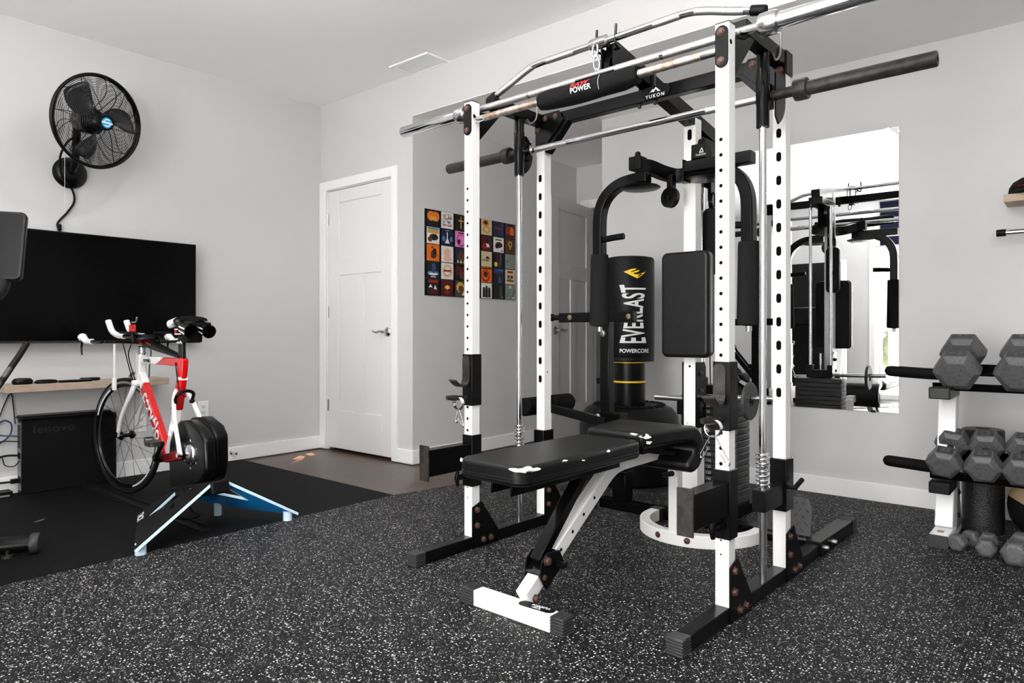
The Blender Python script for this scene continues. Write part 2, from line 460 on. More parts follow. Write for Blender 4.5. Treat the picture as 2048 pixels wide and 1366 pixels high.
# casing of the closed door, casing of the passage door
struct(MB().box(-4.757, -4.682, YD-.018, YD, 0, 2.122).box(-3.872, -3.812, YD-.018, YD, 0, 2.122).box(-4.682, -3.872, YD-.018, YD, 2.052, 2.122)
       .box(-4.682, -4.674, YD, YD+.10, 0, 2.052).box(-3.88, -3.872, YD, YD+.10, 0, 2.052).box(-4.674, -3.88, YD, YD+.10, 2.046, 2.052), 'trim_2', 'trim', 'white casing round the closed door', 'casing', .003)
struct(MB().box(-3.61, -3.525, YA-.018, YA, 0, 2.13).box(-3.525, XC, YA-.018, YA, 2.052, 2.13).box(-3.525, -3.512, YA, YA+.11, 0, 2.05), 'trim_3', 'trim', 'white casing round the open passage door', 'casing', .003)

def panel_door(name, width, hand, label):
    """slab in local x 0..width, front face y = 0 looking to -y; hinge at x = 0"""
    t = bpy.data.objects.new(name, None); COL.objects.link(t); t['kind'] = 'structure'; t['label'] = label; t['category'] = 'door'
    h, th, rec = 2.03, .036, .009
    st = .135; x0, x1 = st, width - st; zz = [(.30, 1.36), (1.485, 1.93)]; mid = .105
    for front, y0, y1 in ((1, 0, rec), (0, th - rec, th)):
        f = MB()
        f.box(0, x0, y0, y1, 0, h).box(x1, width, y0, y1, 0, h)
        f.box(x0, x1, y0, y1, 0, .30).box(x0, x1, y0, y1, 1.36, 1.485).box(x0, x1, y0, y1, 1.93, h)
        f.box(width/2-mid/2, width/2+mid/2, y0, y1, .30, 1.36)
        f.build('stile_frame', 'door', t, .004)
    MB().box(0.001, width-.001, rec, th-rec, 0.001, h-.001).build('slab', 'door', t)
    for z in (.333, 1.074, 1.814):
        hb = MB(); hb.cyl((-.006, -.004, z-.045), (-.006, -.004, z+.045), .006, 10); hb.box(-.02, .0, -.001, .002, z-.045, z+.045)
        hb.build('hinge', 'steel', t)
    return t, width, th
def lever(t, x, z, y, sgn, dirx, th):
    """lever handle on face at y, pointing dirx along x; sgn the outward y direction"""
    k = MB(); k.lathe([(.034, 0), (.034, .004), (.029, .010), (.012, .014), (.012, .05), (.001, .052)], (x, y, z), (0, sgn, 0), 24)
    k.tube(bez([(x, y + sgn*.045, z), (x + dirx*.035, y + sgn*.05, z+.004), (x + dirx*.075, y + sgn*.05, z-.004), (x + dirx*.115, y + sgn*.047, z+.006)], 6), [.010] * 6 + [.0085] * 6 + [.007] * 7, 10)
    return k.build('handle', 'steel', t)
d1, wd, th = panel_door('door_1', .787, 1, 'closed white three panel door with a chrome lever handle')
d1.location = (-4.669, YD + .012, .014)
lever(d1, .725, .915, 0, -1, -1, th)
d2, wd, th = panel_door('door_2', .81, 1, 'white three panel door standing open into the passage')
d2.location = (-3.508, 5.235, .012)
d2.rotation_euler = (0, 0, R(-80.5))
lever(d2, .745, .93, 0, -1, -1, th); lever(d2, .745, .93, th, 1, -1, th)
MB().box(.8095, .8115, .010, .026, .86, 1.0).build('latch_plate', 'steel', d2)
lk = MB().box(.811, .8125, .0135, .0225, .915, .945).build('latch', 'black_matte', d2)

# ceiling register
t = thing('ceiling_vent', 'white rectangular ceiling vent with two grilles near the back wall', 'vent', (-3.485, 3.155, H1))
f = MB().box(-.19, .19, -.105, -.08, -.012, 0).box(-.19, .19, .08, .105, -.012, 0).box(-.19, -.162, -.08, .08, -.012, 0).box(.162, .19, -.08, .08, -.012, 0).box(-.006, .006, -.08, .08, -.010, 0)
f.build('vent_frame', 'trim', t, .003)
for sx in (-1, 1):
    g = MB()
    for k in range(12): g.box(min(sx*.162, sx*.006), max(sx*.162, sx*.006), -.078 + k*.0132, -.078 + k*.0132 + .009, -.008, -.002)
    g.build('grille', 'trim', t)
# ------------------------------------------------------------------ the rack with its cable tower
rack = thing('smith_machine', 'large white and black power rack with a cable tower, in the middle of the room', 'power rack', (-1.4835, 2.13, 0), R(-1.2))
PXX = .573           # half distance between the posts
def ribbed_cap(mb, x0, x1, y0, y1, z0, z1, n=6, ax='y'):
    """rubber end cap with raised ribs all round"""
    mb.box(x0, x1, y0, y1, z0, z1)
    a0, a1 = (y0, y1) if ax == 'y' else (x0, x1)
    for k in range(n):
        q = z0 + (z1 - z0) * (k + .3) / n; e = .0016
        mb.box(x0 - e, x1 + e, y0 - e, y1 + e, q, q + (z1 - z0) * .45 / n)
    for k in range(n):
        q = a0 + (a1 - a0) * (k + .3) / n; e = .0016
        if ax == 'y': mb.box(x0 - e, x1 + e, q, q + (a1-a0) * .45 / n, z1 - .01, z1 + e)
        else: mb.box(q, q + (a1-a0) * .45 / n, y0 - e, y1 + e, z1 - .01, z1 + e)
    return mb
class BB:
    def __init__(s): s.i = []
    def build(s, name, m, parent): bolts(m, parent, s.i)
def bolt(mb, c, nrm, r=.010, h=.009):
    if isinstance(mb, BB): mb.i.append((c, nrm, r, h)); return
    return mb.lathe([(r*1.35, 0), (r*1.35, .0025), (r, .0026), (r, h*.8), (r*.7, h), (.001, h)], c, nrm, 8)
for s in (-1, 1):
    x = s * PXX
    # base rail
    y1 = .90
    b = MB().box(x-.025, x+.025, -.272, y1, 0, .05)
    rail = b.build('base_rail', 'black_rough', rack, .003)
    ribbed_cap(MB(), x-.0262, x+.0262, -.316, -.266, 0, .0515).build('end_cap', 'rubber_cap', rail, .003)
    # posts
    p = MB().box(x-.023, x+.023, 0, .046, .05, 1.915); p.mat(1)
    for k in range(15): p.disc((x-.004, .0004, .8525 + .0493*k), (0, -1, 0), .0062, 12, .001)
    for z in (.555, .604, .505, .26, .215): p.disc((x-.004, .0004, z), (0, -1, 0), .0062 if z > .4 else .003, 12, .001)
    p.disc((x + .0226, .014, 1.853), (1, 0, 0), .0085, 12, .001)
    if s < 0: p.disc((x + .0226, .018, 1.84), (1, 0, 0), .0085, 12, .001)
    post = p.build('front_post', ['white', 'hole'], rack, .0025)
    MB().box(x-.0236, x+.0236, -.0006, .0466, 1.914, 1.9175).build('post_cap', 'black_worn', post)
    q = MB().stadium((x, -.0005, 1.838), (0, -1, 0), .043, .135, .006); q.build('top_plate', 'black_matte', rack, .001)
    bb = BB(); bolt(bb, (x-.002, -.006, 1.885), (0, -1, 0)); bolt(bb, (x-.002, -.006, 1.792), (0, -1, 0)); bb.build('bolt', 'rust', rack)
    p = MB().box(x-.024, x+.024, .493, .543, .05, 1.925); p.mat(1)
    for k in range(12): p.stadium((x-.002, .4934, .701 + .088*k), (0, -1, 0), .0185, .036, .001)
    p.build('rear_post', ['white', 'hole'], rack, .0025)
    # gusset plates at the feet of the posts, on the +x side
    g = MB(); xo = x + .025
    g.prism([(-.004, 0), (-.004, .178), (.052, .198), (.158, .056), (.158, 0)], 'x', xo, xo+.006)
    gs = g.build('gusset', 'black_satin', rack, .001)
    bb = BB()
    for y, z in ((.022, .165), (.022, .098), (.062, .030), (.108, .030)): bolt(bb, (xo+.006, y, z), (1, 0, 0), .0105, .012)
    bb.build('bolt', 'rust', gs)
    g = MB(); g.prism([(.489, 0), (.489, .178), (.560, .198), (.655, .056), (.655, 0)], 'x', xo, xo+.006)
    gs = g.build('gusset', 'black_satin', rack, .001)
    bb = BB()
    for y, z in ((.515, .165), (.515, .098), (.562, .030), (.612, .030)): bolt(bb, (xo+.006, y, z), (1, 0, 0), .0105, .012)
    bb.build('bolt', 'rust', gs)
    # side rail and the slanted gusset behind the front post
    rr = MB().box(x-.025, x+.025, .135, .545, 1.918, 1.968)
    rr.prism([(.047, 1.755), (.047, 1.876), (.120, 1.890), (.165, 1.918), (.205, 1.918)], 'x', x-.024, x-.018)
    rr.prism([(.047, 1.755), (.047, 1.876), (.120, 1.890), (.165, 1.918), (.205, 1.918)], 'x', x+.018, x+.024)
    rr.build('side_rail', 'black', rack, .002)
    k = MB().box(x-.030, x+.030, .486, .550, 1.885, 1.972)
    k.build('rail_bracket', 'black', rack, .002)
    # guide rod, spring and catch
    MB().cyl((x, .335, .05), (x, .335, 1.975), .0128, 20).build('guide_rod', 'chrome', rack)
    sp = MB(); turns = 8; z0, z1 = (.374, .495)
    sp.tube([(x + .0215*math.cos(2*pi*turns*i/160), .335 + .0215*math.sin(2*pi*turns*i/160), z0 + (z1-z0)*i/160) for i in range(161)], .0031, 6)
    sp.build('spring', 'chrome', rack)
    c = MB().box(x-.031, x+.031, .478, .556, .262, .455)
    sl = c.build('stop_sleeve', 'black', rack, .003)
    c = MB().box(x-.024, x+.024, .296, .478, .292, .369)
    c.build('stop_block', 'black_satin', rack, .003)
    kb = MB().cyl((x+.03, .50, .352), (x+.062, .50, .352), .008, 12).cyl((x+.055, .50, .352), (x+.058, .565, .372), .009, 12); kb.build('pin', 'black_matte', rack)
    # bar holder with its hook and peg
    h = MB().box(x-.0295, x+.0295, -.006, .0525, .612, .832)
    hd = h.build('bar_holder', 'black_rough', rack, .002)
    h = MB(); h.stadium((x-.006, -.006, .765), (0, -1, 0), .042, .122, .004)
    h.build('wear_plate', 'black_worn', hd, .001)
    h = MB()
    pts = [(q_.x, q_.y) for q_ in bez([(-.010, .722, 0), (-.018, .703, 0), (-.038, .697, 0), (-.062, .705, 0), (-.088, .724, 0)], 6)]
    up = [(a, b + .004) for a, b in pts]; dn = [(a, b - .004) for a, b in pts]
    h.prism(up + dn[::-1], 'x', x-.027, x+.015); h.build('hook', 'black_worn', hd, .001)
    h = MB().cyl((x-.004, -.006, .645), (x-.004, -.060, .648), .0105, 14)
    h.tube([(x-.004, -.055, .648), (x-.008, -.078, .649), (x-.014, -.112, .652)], [.0105, .0125, .009], 12); h.build('peg', 'black_worn', hd)
    # safety arm
    h = MB().box(x-.0295, x+.0295, -.006, .0525, .266, .486)
    ar = h.build('safety_arm', 'black_rough', rack, .002)
    h = MB().box(x-.025, x+.025, -.245, -.006, .345, .452); h.build('arm_beam', 'black', ar, .002)
    h = MB().box(x-.026, x+.026, -.253, -.245, .328, .470); h.build('end_plate', 'black_worn', ar, .001)
    h = MB().cyl((x-.003, -.006, .310), (x-.003, -.018, .310), .021, 18).cyl((x-.003, -.018, .310), (x-.003, -.058, .310), .0125, 12)
    h.tube([(x-.003, -.060, .338), (x-.003, -.066, .31), (x-.003, -.060, .278)], [.007, .011, .007], 12); h.build('knob', 'black_satin', ar)
    # wire hook that parks the smith bar
    wx_ = x - s*.034 if s < 0 else x + .030
    hk = MB().tube(bez([(wx_, .42, 2.03), (wx_, .425, 1.985), (wx_, .415, 1.93), (wx_, .375, 1.90), (wx_, .352, 1.915)], 6), .004, 8); hk.build('wire_hook', 'dull', rack)

# rear extension of the right rail, cross tube on the floor
e = MB().box(PXX-.032, PXX+.032, .875, 1.335, 0, .060); ex = e.build('rail_extension', 'black_rough', rack, .003)
ribbed_cap(MB(), PXX-.0335, PXX+.0335, 1.325, 1.374, 0, .0625).build('end_cap', 'rubber_cap', ex, .003)
bb = BB()
for y in (.91, 1.02): bolt(bb, (PXX+.032, y, .032), (1, 0, 0), .010, .02)
bb.build('bolt', 'dull', ex)
MB().box(-PXX+.025, PXX-.032, .955, 1.010, 0, .052).build('floor_crossbar', 'black', rack, .003)
MB().box(.055, .105, 1.01, 1.40, 0, .05).build('tower_foot', 'black', rack, .003)
# front pull-up bar
b = MB().cyl((-.548, .024, 1.838), (.548, .024, 1.838), .0140, 20)
pu = b.build('pull_up_bar', 'chrome', rack)
for a0, a1 in ((-.50, -.20), (.255, .49)): MB().cyl((a0, .024, 1.838), (a1, .024, 1.838), .0146, 20).build('grip_knurl', 'knurl_rust', pu)
# rear crossbar with braces and the oval badge
cb = MB().box(-.545, .545, .495, .540, 1.914, 1.968); cb.build('rear_crossbar', 'black', rack, .003)
for s in (-1, 1):
    g = MB().prism([(s*.598, 1.972), (s*.455, 1.972), (s*.43, 1.925), (s*.545, 1.81), (s*.598, 1.81)], 'y', .484, .490)
    gp = g.build('corner_plate', 'black', rack, .001)
    br = MB().bar((s*.552, .515, 1.80), (s*.43, .515, 1.93), .045, .045, (0, 1, 0)); br.build('brace', 'black', gp, .002)
    bb = BB()
    for px_, pz in ((s*.537, 1.948), (s*.475, 1.948), (s*.578, 1.90)): bolt(bb, (px_, .484, pz), (0, -1, 0), .011, .01)
    bb.build('bolt', 'rust', gp)
bd = MB().stadium((.055, .4935, 1.943), (0, -1, 0), .052, .135, .004, up=(1, 0, 0)); bdg = bd.build('badge', 'black_matte', rack)
text('lettering', 'YUKON', .021, place((.052, .4890, 1.926), (1, 0, 0), (0, 0, 1)), 'letters', bdg, .0006, spacing=1.35)
mt_ = MB(); yy = .4889
for tri in (((.026, 1.942), (.042, 1.956), (.047, 1.951)), ((.036, 1.944), (.056, 1.962), (.078, 1.942)),): mt_.prism(tri, 'y', yy-.0006, yy)
mt_.mat(1).prism(((.047, 1.9435), (.057, 1.953), (.065, 1.9435)), 'y', yy-.0012, yy)
mt_.build('emblem', ['letters', 'black_matte'], bdg)
# boom, tower post, top beam
B0, B1 = V((0, .235, 2.052)), V((0, 1.30, 1.868))
bm_ = MB().sweep([B0, B1], .056, .066); boom = bm_.build('boom', 'black', rack, .003)
for x in (-.038, .038):
    ub = MB().cyl((x, .515, 1.90), (x, .515, 2.03), .0045, 8); bolt(ub, (x, .515, 1.914), (0, 0, -1), .009, .016); ub.build('u_bolt', 'black_worn', boom)
for s in (-1, 1):
    hk = MB().tube(bez([(s*.045, .20, 2.135), (s*.045, .196, 2.085), (s*.045, .20, 2.055), (s*.045, .225, 2.05), (s*.03, .25, 2.06)], 6), .0052, 8)
    hk.build('bar_hook', 'black', boom)
def pulley(c, r, ax, w=.022, name='pulley', par=None):
    return MB().lathe([(.004, -w/2), (r, -w/2), (r, -w*.32), (r*.86, -w*.1), (r*.86, w*.1), (r, w*.32), (r, w/2), (r*.55, w/2), (r*.5, w*.3), (r*.22, w*.3), (r*.2, w*.62), (.004, w*.62)], c, ax, 26).build(name, 'black_satin', par or rack)
nb = MB().box(-.031, -.025, .205, .30, 1.955, 2.06).box(.025, .031, .205, .30, 1.955, 2.06); nb.build('pulley_bracket', 'black', boom, .001)
pulley((0, .245, 1.985), .045, (1, 0, 0), .024, 'pulley', boom)
p = MB().box(-.030, .030, .905, .965, .05, 1.935); p.mat(1)
p.stadium((0, .9054, 1.86), (0, -1, 0), .022, .052, .001)
for z in (.765,): p.disc((0, .9054, z), (0, -1, 0), .006, 10, .001)
p.build('tower_post', ['white', 'hole'], rack, .003)
tb = MB().box(-.045, .045, .97, 1.30, 1.80, 1.85).box(-.034, -.030, .965, 1.12, 1.62, 1.86).box(.030, .034, .965, 1.12, 1.62, 1.86); tb.build('tower_head', 'black', rack, .002)
pulley((0, 1.04, 1.72), .05, (1, 0, 0), .024); pulley((.045, 1.06, 1.56), .046, (1, .15, 0), .022)
MB().box(.036, .054, 1.02, 1.10, 1.56, 1.80).build('pulley_strap', 'black', rack)
# shroud plate with pulleys below
sh = MB().rbox(.004, .092, 1.03, 1.06, 1.205, 1.525, .03, 6, 'y'); sh.build('pulley_shroud', 'black_matte', rack, .002)
cbl = MB().cyl((.006, 1.02, 1.52), (.004, 1.0, 1.80), .003, 8).cyl((.060, 1.045, 1.53), (.060, 1.045, 1.60), .003, 8).cyl((.036, 1.05, .66), (.030, 1.04, 1.21), .003, 8)
cbl.tube([(0, .20, 1.985), (0, .198, 1.95)], .003, 8)
cbl.build('cable', 'black_matte', rack)
# weight stack
for k in range(17):
    z = .10 + k * .030
    w = MB().rbox(-.15, .15, 1.10, 1.25, z, z + .0275, .006, 2, 'z')
    wp = w.build('weight_plate', 'iron_dark', rack, .003)
    n_ = 17 - k
    if n_ >= 2:
        text('number', str(n_ * 10 if n_ < 17 else 170), .020, place((.0, 1.0985, z + .0135), (1, 0, 0), (0, 0, 1)), 'letters', wp, 0, thick=.0004)
MB().box(-.15, .15, 1.10, 1.25, .052, .10).build('stack_base', 'black', rack, .003)
st = MB().box(-.055, .055, 1.12, 1.23, .612, .665).box(-.085, -.05, 1.14, 1.21, .612, .70).box(.05, .085, 1.14, 1.21, .612, .70); st.build('stack_head', 'black', rack, .004)
for s in (-1, 1): MB().cyl((s*.067, 1.175, .10), (s*.067, 1.175, 1.80), .0098, 16).build('stack_rod', 'chrome', rack)
MB().cyl((0, 1.175, .66), (0, 1.175, .78), .008, 10).build('selector_stem', 'steel', rack)
# brackets, pegs and seat carrier on the tower post
bk = MB().prism([(.900, .475), (.900, .785), (.985, .785), (1.0, .76), (1.0, .475)], 'x', -.0375, -.0305).prism([(.900, .475), (.900, .785), (.985, .785), (1.0, .76), (1.0, .475)], 'x', .0305, .0375)
bk.box(-.062, -.037, .895, .91, .535, .605).box(.037, .062, .895, .91, .535, .605)
bkt = bk.build('post_bracket', 'black', rack, .002)
bb = BB()
for z in (.73, .65, .58):
    bolt(bb, (-.0375, .945, z), (-1, 0, 0), .010, .012); bolt(bb, (.0375, .945, z), (1, 0, 0), .010, .012)
bb.build('bolt', 'black_worn', bkt)
MB().cyl((-.222, .975, .602), (-.036, .975, .602), .0135, 16).build('storage_peg', 'steel', rack)
MB().cyl((.036, .975, .618), (.372, .975, .628), .0135, 16).build('storage_peg', 'steel', rack)
lp = MB().box(-.042, .042, .898, .972, .05, .36); lp.mat(1).disc((-.006, .8984, .075), (0, -1, 0), .010, 12, .002); lp.build('lower_sleeve', ['white_clean', 'hole'], rack, .003)
# pec-deck yoke and arms
yk = MB().sweep(bez([(-.158, .70, 1.700), (-.120, .735, 1.695), (-.085, .80, 1.675), (-.045, .845, 1.662), (0, .855, 1.66), (.045, .845, 1.662), (.085, .80, 1.675), (.120, .735, 1.695), (.158, .70, 1.700)], 5), .045, .062)
yk.box(-.03, .03, .84, .905, 1.63, 1.69)
yoke = yk.build('yoke', 'black', rack, .003)
ab = MB().rbox(.098, .395, .655, .715, 1.622, 1.672, .006, 3, 'x'); ab.build('arm_beam', 'black_satin', rack, .002)
MB().box(.094, .100, .650, .720, 1.585, 1.68).build('beam_plate', 'black', rack, .002)
for s in (-1, 1):
    x = s * .158
    pv = MB().box(x-.031, x+.031, .668, .732, 1.678, 1.740)
    pv.lathe([(.019, 1.740), (.019, 1.746), (.013, 1.748), (.013, 1.762), (.006, 1.768), (.001, 1.768)], (x, .70, 0), (0, 0, 1), 14)
    pv.build('pivot_block', 'black_matte', yoke, .003)
    pts = [(s*.10, .70, 1.640)] + [(s*.16, .70, 1.640), (s*.24, .70, 1.630)] + [(s*.300, .70, 1.603), (s*.343, .70, 1.560), (s*.366, .70, 1.500), (s*.371, .70, 1.42), (s*.371, .70, 1.28)]
    a = MB().sweep(bez(pts, 6), .050, .055, (0, 1, 0))
    arm = a.build('swing_arm', 'black', rack, .006, seg=3)
    cm = MB()
    cm.lathe([(.001, 1.596), (.085, 1.596), (.095, 1.602), (.085, 1.609), (.001, 1.609)], (x, .72, 0), (0, 0, 1), 30); cm.build('cam', 'black_satin', arm)
    f = MB().lathe([(.012, .952), (.046, .958), (.0485, .975), (.0455, 1.14), (.0435, 1.285), (.041, 1.302), (.012, 1.304)], (s*.371, .70, 0), (0, 0, 1), 28)
    f.build('foam_roller', 'foam', arm)
    MB().cyl((s*.371, .70, .930), (s*.371, .70, .958), .012, 12).build('end_pin', 'steel', arm)
    hg = MB().tube([(s*.371, .70, 1.372), (s*.30, .70, 1.378), (s*.236, .70, 1.381)], .015, 14); hg.mat(1).disc((s*.236, .70, 1.381), (-s, 0, .02), .009, 12, .001)
    hg.build('hand_grip', ['foam_dark', 'black_worn'], arm)
bt_ = MB().stadium((.158, .6675, 1.709), (0, -1, 0), .040, .05, .001); tri = MB()
tri.prism(((.165, 1.700), (.178, 1.722), (.186, 1.700)), 'y', .6662, .6672); tri.mat(1).prism(((.171, 1.7025), (.178, 1.715), (.182, 1.7025)), 'y', .6656, .6668)
tri.build('emblem', ['letters', 'black_matte'], yoke)
text('lettering', 'YUKON', .012, place((.172, .6668, 1.691), (1, 0, 0), (0, 0, 1)), 'letters', yoke, spacing=1.2)
pulley((-.045, .80, 1.553), .047, (-.25, -1, 0), .026)
MB().box(-.060, -.030, .792, .83, 1.56, 1.66).build('pulley_strap', 'black', rack, .003)
# back pad
bp = MB().rbox(-.113, .129, .832, .885, .808, 1.302, .030, 6, 'y')
bpo = bp.build('back_pad', 'vinyl', rack, .016, seg=4)
MB().rbox(-.108, .124, .885, .905, .813, 1.297, .028, 5, 'y').build('pad_board', 'black_matte', bpo, .004)
# tread plate
def m_tread():
    t = NT('black_tread_plate'); b = t.b; co = t.coord()
    b.inputs['Base Color'].default_value = lin((15, 15, 16)); b.inputs['Roughness'].default_value = .4
    return t.m
M['tread'] = m_tread()
fp = MB(); fp.slab([(.30, .955, .03), (.535, .955, .03), (.535, .985, .165), (.515, 1.0, .205), (.30, 1.0, .205)], .006)
foot_plate = fp.build('foot_plate', 'tread', rack, .001)
rb = MB()
for i in range(7):
    for j in range(6):
        cx, cz = .315 + i*.033 + (j % 2)*.016, .045 + j*.027
        if cx > .52: continue
        yy = .955 + (cz-.03)*.257 - .0045; a = .8 if (i+j) % 2 else -.8
        d = V((math.cos(a), 0, math.sin(a))) * .009
        rb.bar(V((cx, yy, cz)) - d, V((cx, yy, cz)) + d, .0035, .003, (0, 1, 0))
rb.build('tread_rib', 'rubber_cap', foot_plate)
# smith bar with carriers, collars and sleeves
sb = MB().cyl((-.60, .385, 1.777), (.60, .385, 1.777), .0140, 20); smith = sb.build('smith_bar', 'chrome', rack)
for a0, a1 in ((-.515, -.33), (.335, .54)): MB().cyl((a0, .385, 1.777), (a1, .385, 1.777), .0146, 20).build('grip_knurl', 'knurl', smith)
for s in (-1, 1):
    x = s * PXX
    c = MB().lathe([(.0135, 1.655), (.0225, 1.655), (.0225, 1.735), (.0245, 1.740), (.0245, 1.855), (.0225, 1.86), (.0225, 1.922), (.0135, 1.922)], (x, .335, 0), (0, 0, 1), 24)
    c.box(x-.012, x+.012, .35, .41, 1.735, 1.82)
    c.build('carrier', 'black', smith)
    hp = MB(); P_ = [(.372, 1.855)] + [(.372 + .095*math.cos(R(a)), 1.775 + .10*math.sin(R(a))) for a in range(60, -70, -12)] + [(.40, 1.675), (.372, 1.70)]
    hp.prism(P_, 'x', x + s*.030 - .003, x + s*.030 + .003); hp.build('hook_plate', 'black', smith, .001)
    sl = MB().lathe([(.019, .59), (.019, .668), (.036, .668), (.038, .675), (.038, .706), (.036, .712), (.0252, .713), (.0252, 1.098), (.0225, 1.102), (.012, 1.102), (.012, 1.09), (.001, 1.09)], (0, .385, 1.777), (s, 0, 0), 30)
    sl.build('sleeve', 'black_worn', smith)
MB().disc((-.533, .385, 1.777), (-1, 0, 0), .024, 20, .008).build('bar_flange', 'steel', smith)

# things that lie or hang on the rack
RW = rack.matrix_basis.copy()
def on_rack(name, label, cat, loc, group=None):
    t = thing(name, label, cat, RW @ V(loc), R(-1.2), group); return t
ob = on_rack('olympic_barbell', 'long chrome barbell lying across the top of the rack', 'barbell', (0, .0835, 1.9055))
b = MB().cyl((-.66, 0, 0), (.66, 0, 0), .0143, 22); b.build('shaft', 'chrome', ob)
for a0, a1 in ((-.62, -.31), (-.295, -.06), (.12, .305), (.32, .60)): MB().cyl((a0, 0, 0), (a1, 0, 0), .0150, 20).build('knurl', 'knurl', ob)
for s in (-1, 1):
    MB().lathe([(.0255, .72), (.0255, 1.104), (.023, 1.108), (.001, 1.108)], (0, 0, 0), (s, 0, 0), 30).build('sleeve', 'chrome', ob)
    MB().lathe([(.0145, .664), (.034, .664), (.037, .670), (.037, .712), (.034, .722), (.0255, .722)], (0, 0, 0), (s, 0, 0), 30).build('collar', 'steel', ob)
pad = on_rack('bar_sleeve', 'black padded nylon sleeve wrapped round the pull up bar at the top of the rack', 'bar pad', (.03, .024, 1.832))
mb = MB(); rs = []
for i in range(15):
    t_ = i / 14; xx = -.222 + .444*t_; e = .78 + .22*min(1, min(t_, 1-t_)*9)
    ring = []
    for j in range(28):
        a = 2*pi*j/28; rr = .0365 * e * (1 + .035*math.sin(3*a + xx*26) + (.05*math.sin(7*a) if i in (0, 14, 1, 13) else 0))
        ring.append((xx, rr*math.cos(a), rr*math.sin(a)*1.06 - .006*t_*(1-t_)*4 + .004))
    rs.append(ring)
mb.rings(rs); mb.build('padding', 'fabric', pad, smooth=60)
def on_pad(v): # x along, y up the front of the sleeve
    a = v.y / .0385; return V((v.x, -math.cos(a)*.0392, math.sin(a)*.0405 + .003))
text('lettering', 'POWER', .026, None, 'letters', pad, .0005, spacing=1.05, fn=lambda v: on_pad(V((v.x - .004, v.y - .006, 0))), cuts=5)
text('red_lettering', 'RAW', .028, None, 'red_print', pad, .0012, shear=.25, sx=1.25, sy=.8, fn=lambda v: on_pad(V((v.x - .012, v.y + .013, 0))), cuts=5)
MB().tube([on_pad(V((.075, -.03 + .06*k/8, 0))) for k in range(9)], .0008, 6).build('seam', 'letters', pad)

lb = on_rack('lat_bar', 'chrome angled pulldown bar with black end caps hung above the rack', 'lat bar', (0, .205, 2.082))
pts = bez([(-.633, 0, -.092), (-.52, 0, -.052), (-.42, 0, -.014), (-.355, 0, 0), (-.25, 0, .001), (0, 0, .002), (.25, 0, .004), (.35, 0, .004), (.42, 0, -.010), (.52, 0, -.042), (.622, 0, -.070)], 5)
MB().tube(pts, .0138, 16).build('bar', 'chrome', lb)
for a, b_ in ((2, 14), (18, 23), (29, 34), (37, 48)):
    MB().tube(pts[a:b_], .0145, 16).build('knurl', 'knurl', lb)
for k in (0, -1):
    d = (pts[1] - pts[0]).normalized() if k == 0 else (pts[-1] - pts[-2]).normalized(); c = pts[k]
    MB().lathe([(.001, -.004), (.0178, -.004), (.0178, .042), (.0165, .047), (.001, .047)], c + (d*-.008 if k == 0 else d*-.034), d, 20).build('end_cap', 'black_matte', lb)
MB().lathe([(.0138, -.085), (.021, -.075), (.024, -.04), (.024, 0), (.0138, .008)], (0, 0, .002), (1, 0, 0), 20).build('swivel', 'steel', lb)
cr = on_rack('snap_hook', 'steel snap hooks linking the angled bar to the cable', 'carabiner', (-.045, .188, 2.0))
def carab(mb, c, w, h, r, tilt):
    P_ = []
    for j in range(24):
        a = 2*pi*j/24; p = V((math.cos(a)*w*(1 - .25*math.sin(a)), 0, math.sin(a)*h)); p.rotate(Matrix.Rotation(tilt, 3, 'Y')); P_.append(V(c) + p)
    mb.tube(P_, r, 8, True)
k = MB(); carab(k, (0, 0, .055), .012, .032, .004, .1); carab(k, (.006, .0, .002), .013, .034, .0042, -.15); carab(k, (.008, 0, -.052), .012, .03, .0038, .1)
k.build('link', 'steel', cr)
# spring collars hung on the pegs
def collar(loc, label, a1, a2):
    t = on_rack('spring_collar', label, 'collar clip', loc, 'spring collars on the rack')
    c = MB(); n = 100; r = .0262
    for k in range(4):
        c.tube([(r*math.cos(2*pi*i/36), -.004*k - .002 - .004*i/36, r*math.sin(2*pi*i/36)) for i in range(37)], .0026, 8)
    c.build('coil', 'chrome', t)
    for s, (ax_, az_), y in ((-1, a1, -.002), (1, a2, -.018)):
        p0 = V((s*.012, y, -.0235)); p1 = V((ax_, y, az_)); d = (p1 - p0).normalized(); nrm = V((-d.z, 0, d.x)) * .012 * s * -1
        g = MB().tube(bez([p0, p0.lerp(p1, .55), p1 - d*.012, p1 + nrm*.5 - d*.003, p1 + nrm - d*.012, p0.lerp(p1, .55) + nrm], 6), .0026, 8)
        g.build('handle', 'chrome', t)
    return t
collar((PXX-.004, -.045, .6395-.0155+.0005), 'chrome spring collar hanging on the peg of the right front post', (-.052, -.098), (.062, -.108))
collar((-PXX-.004, -.045, .6395-.0155+.0005), 'chrome spring collar hanging on the peg of the left front post', (-.026, -.086), (.044, -.096))
wpl = on_rack('weight_disc', 'small grey iron weight disc on the chrome peg beside the weight stack', 'weight plate', (.262, .975, .6115))
rg = MB(); n = 40
R0, R1, tt = .0265, .086, .009
rg.rings([[(h, math.cos(2*pi*j/n)*r, math.sin(2*pi*j/n)*r) for j in range(n)] for r, h in ((R0, -tt), (R1-.004, -tt), (R1, -tt+.004), (R1, tt-.004), (R1-.004, tt), (R0, tt), (R0, -tt))], cap=False)
rg.build('disc', 'iron_dark', wpl)
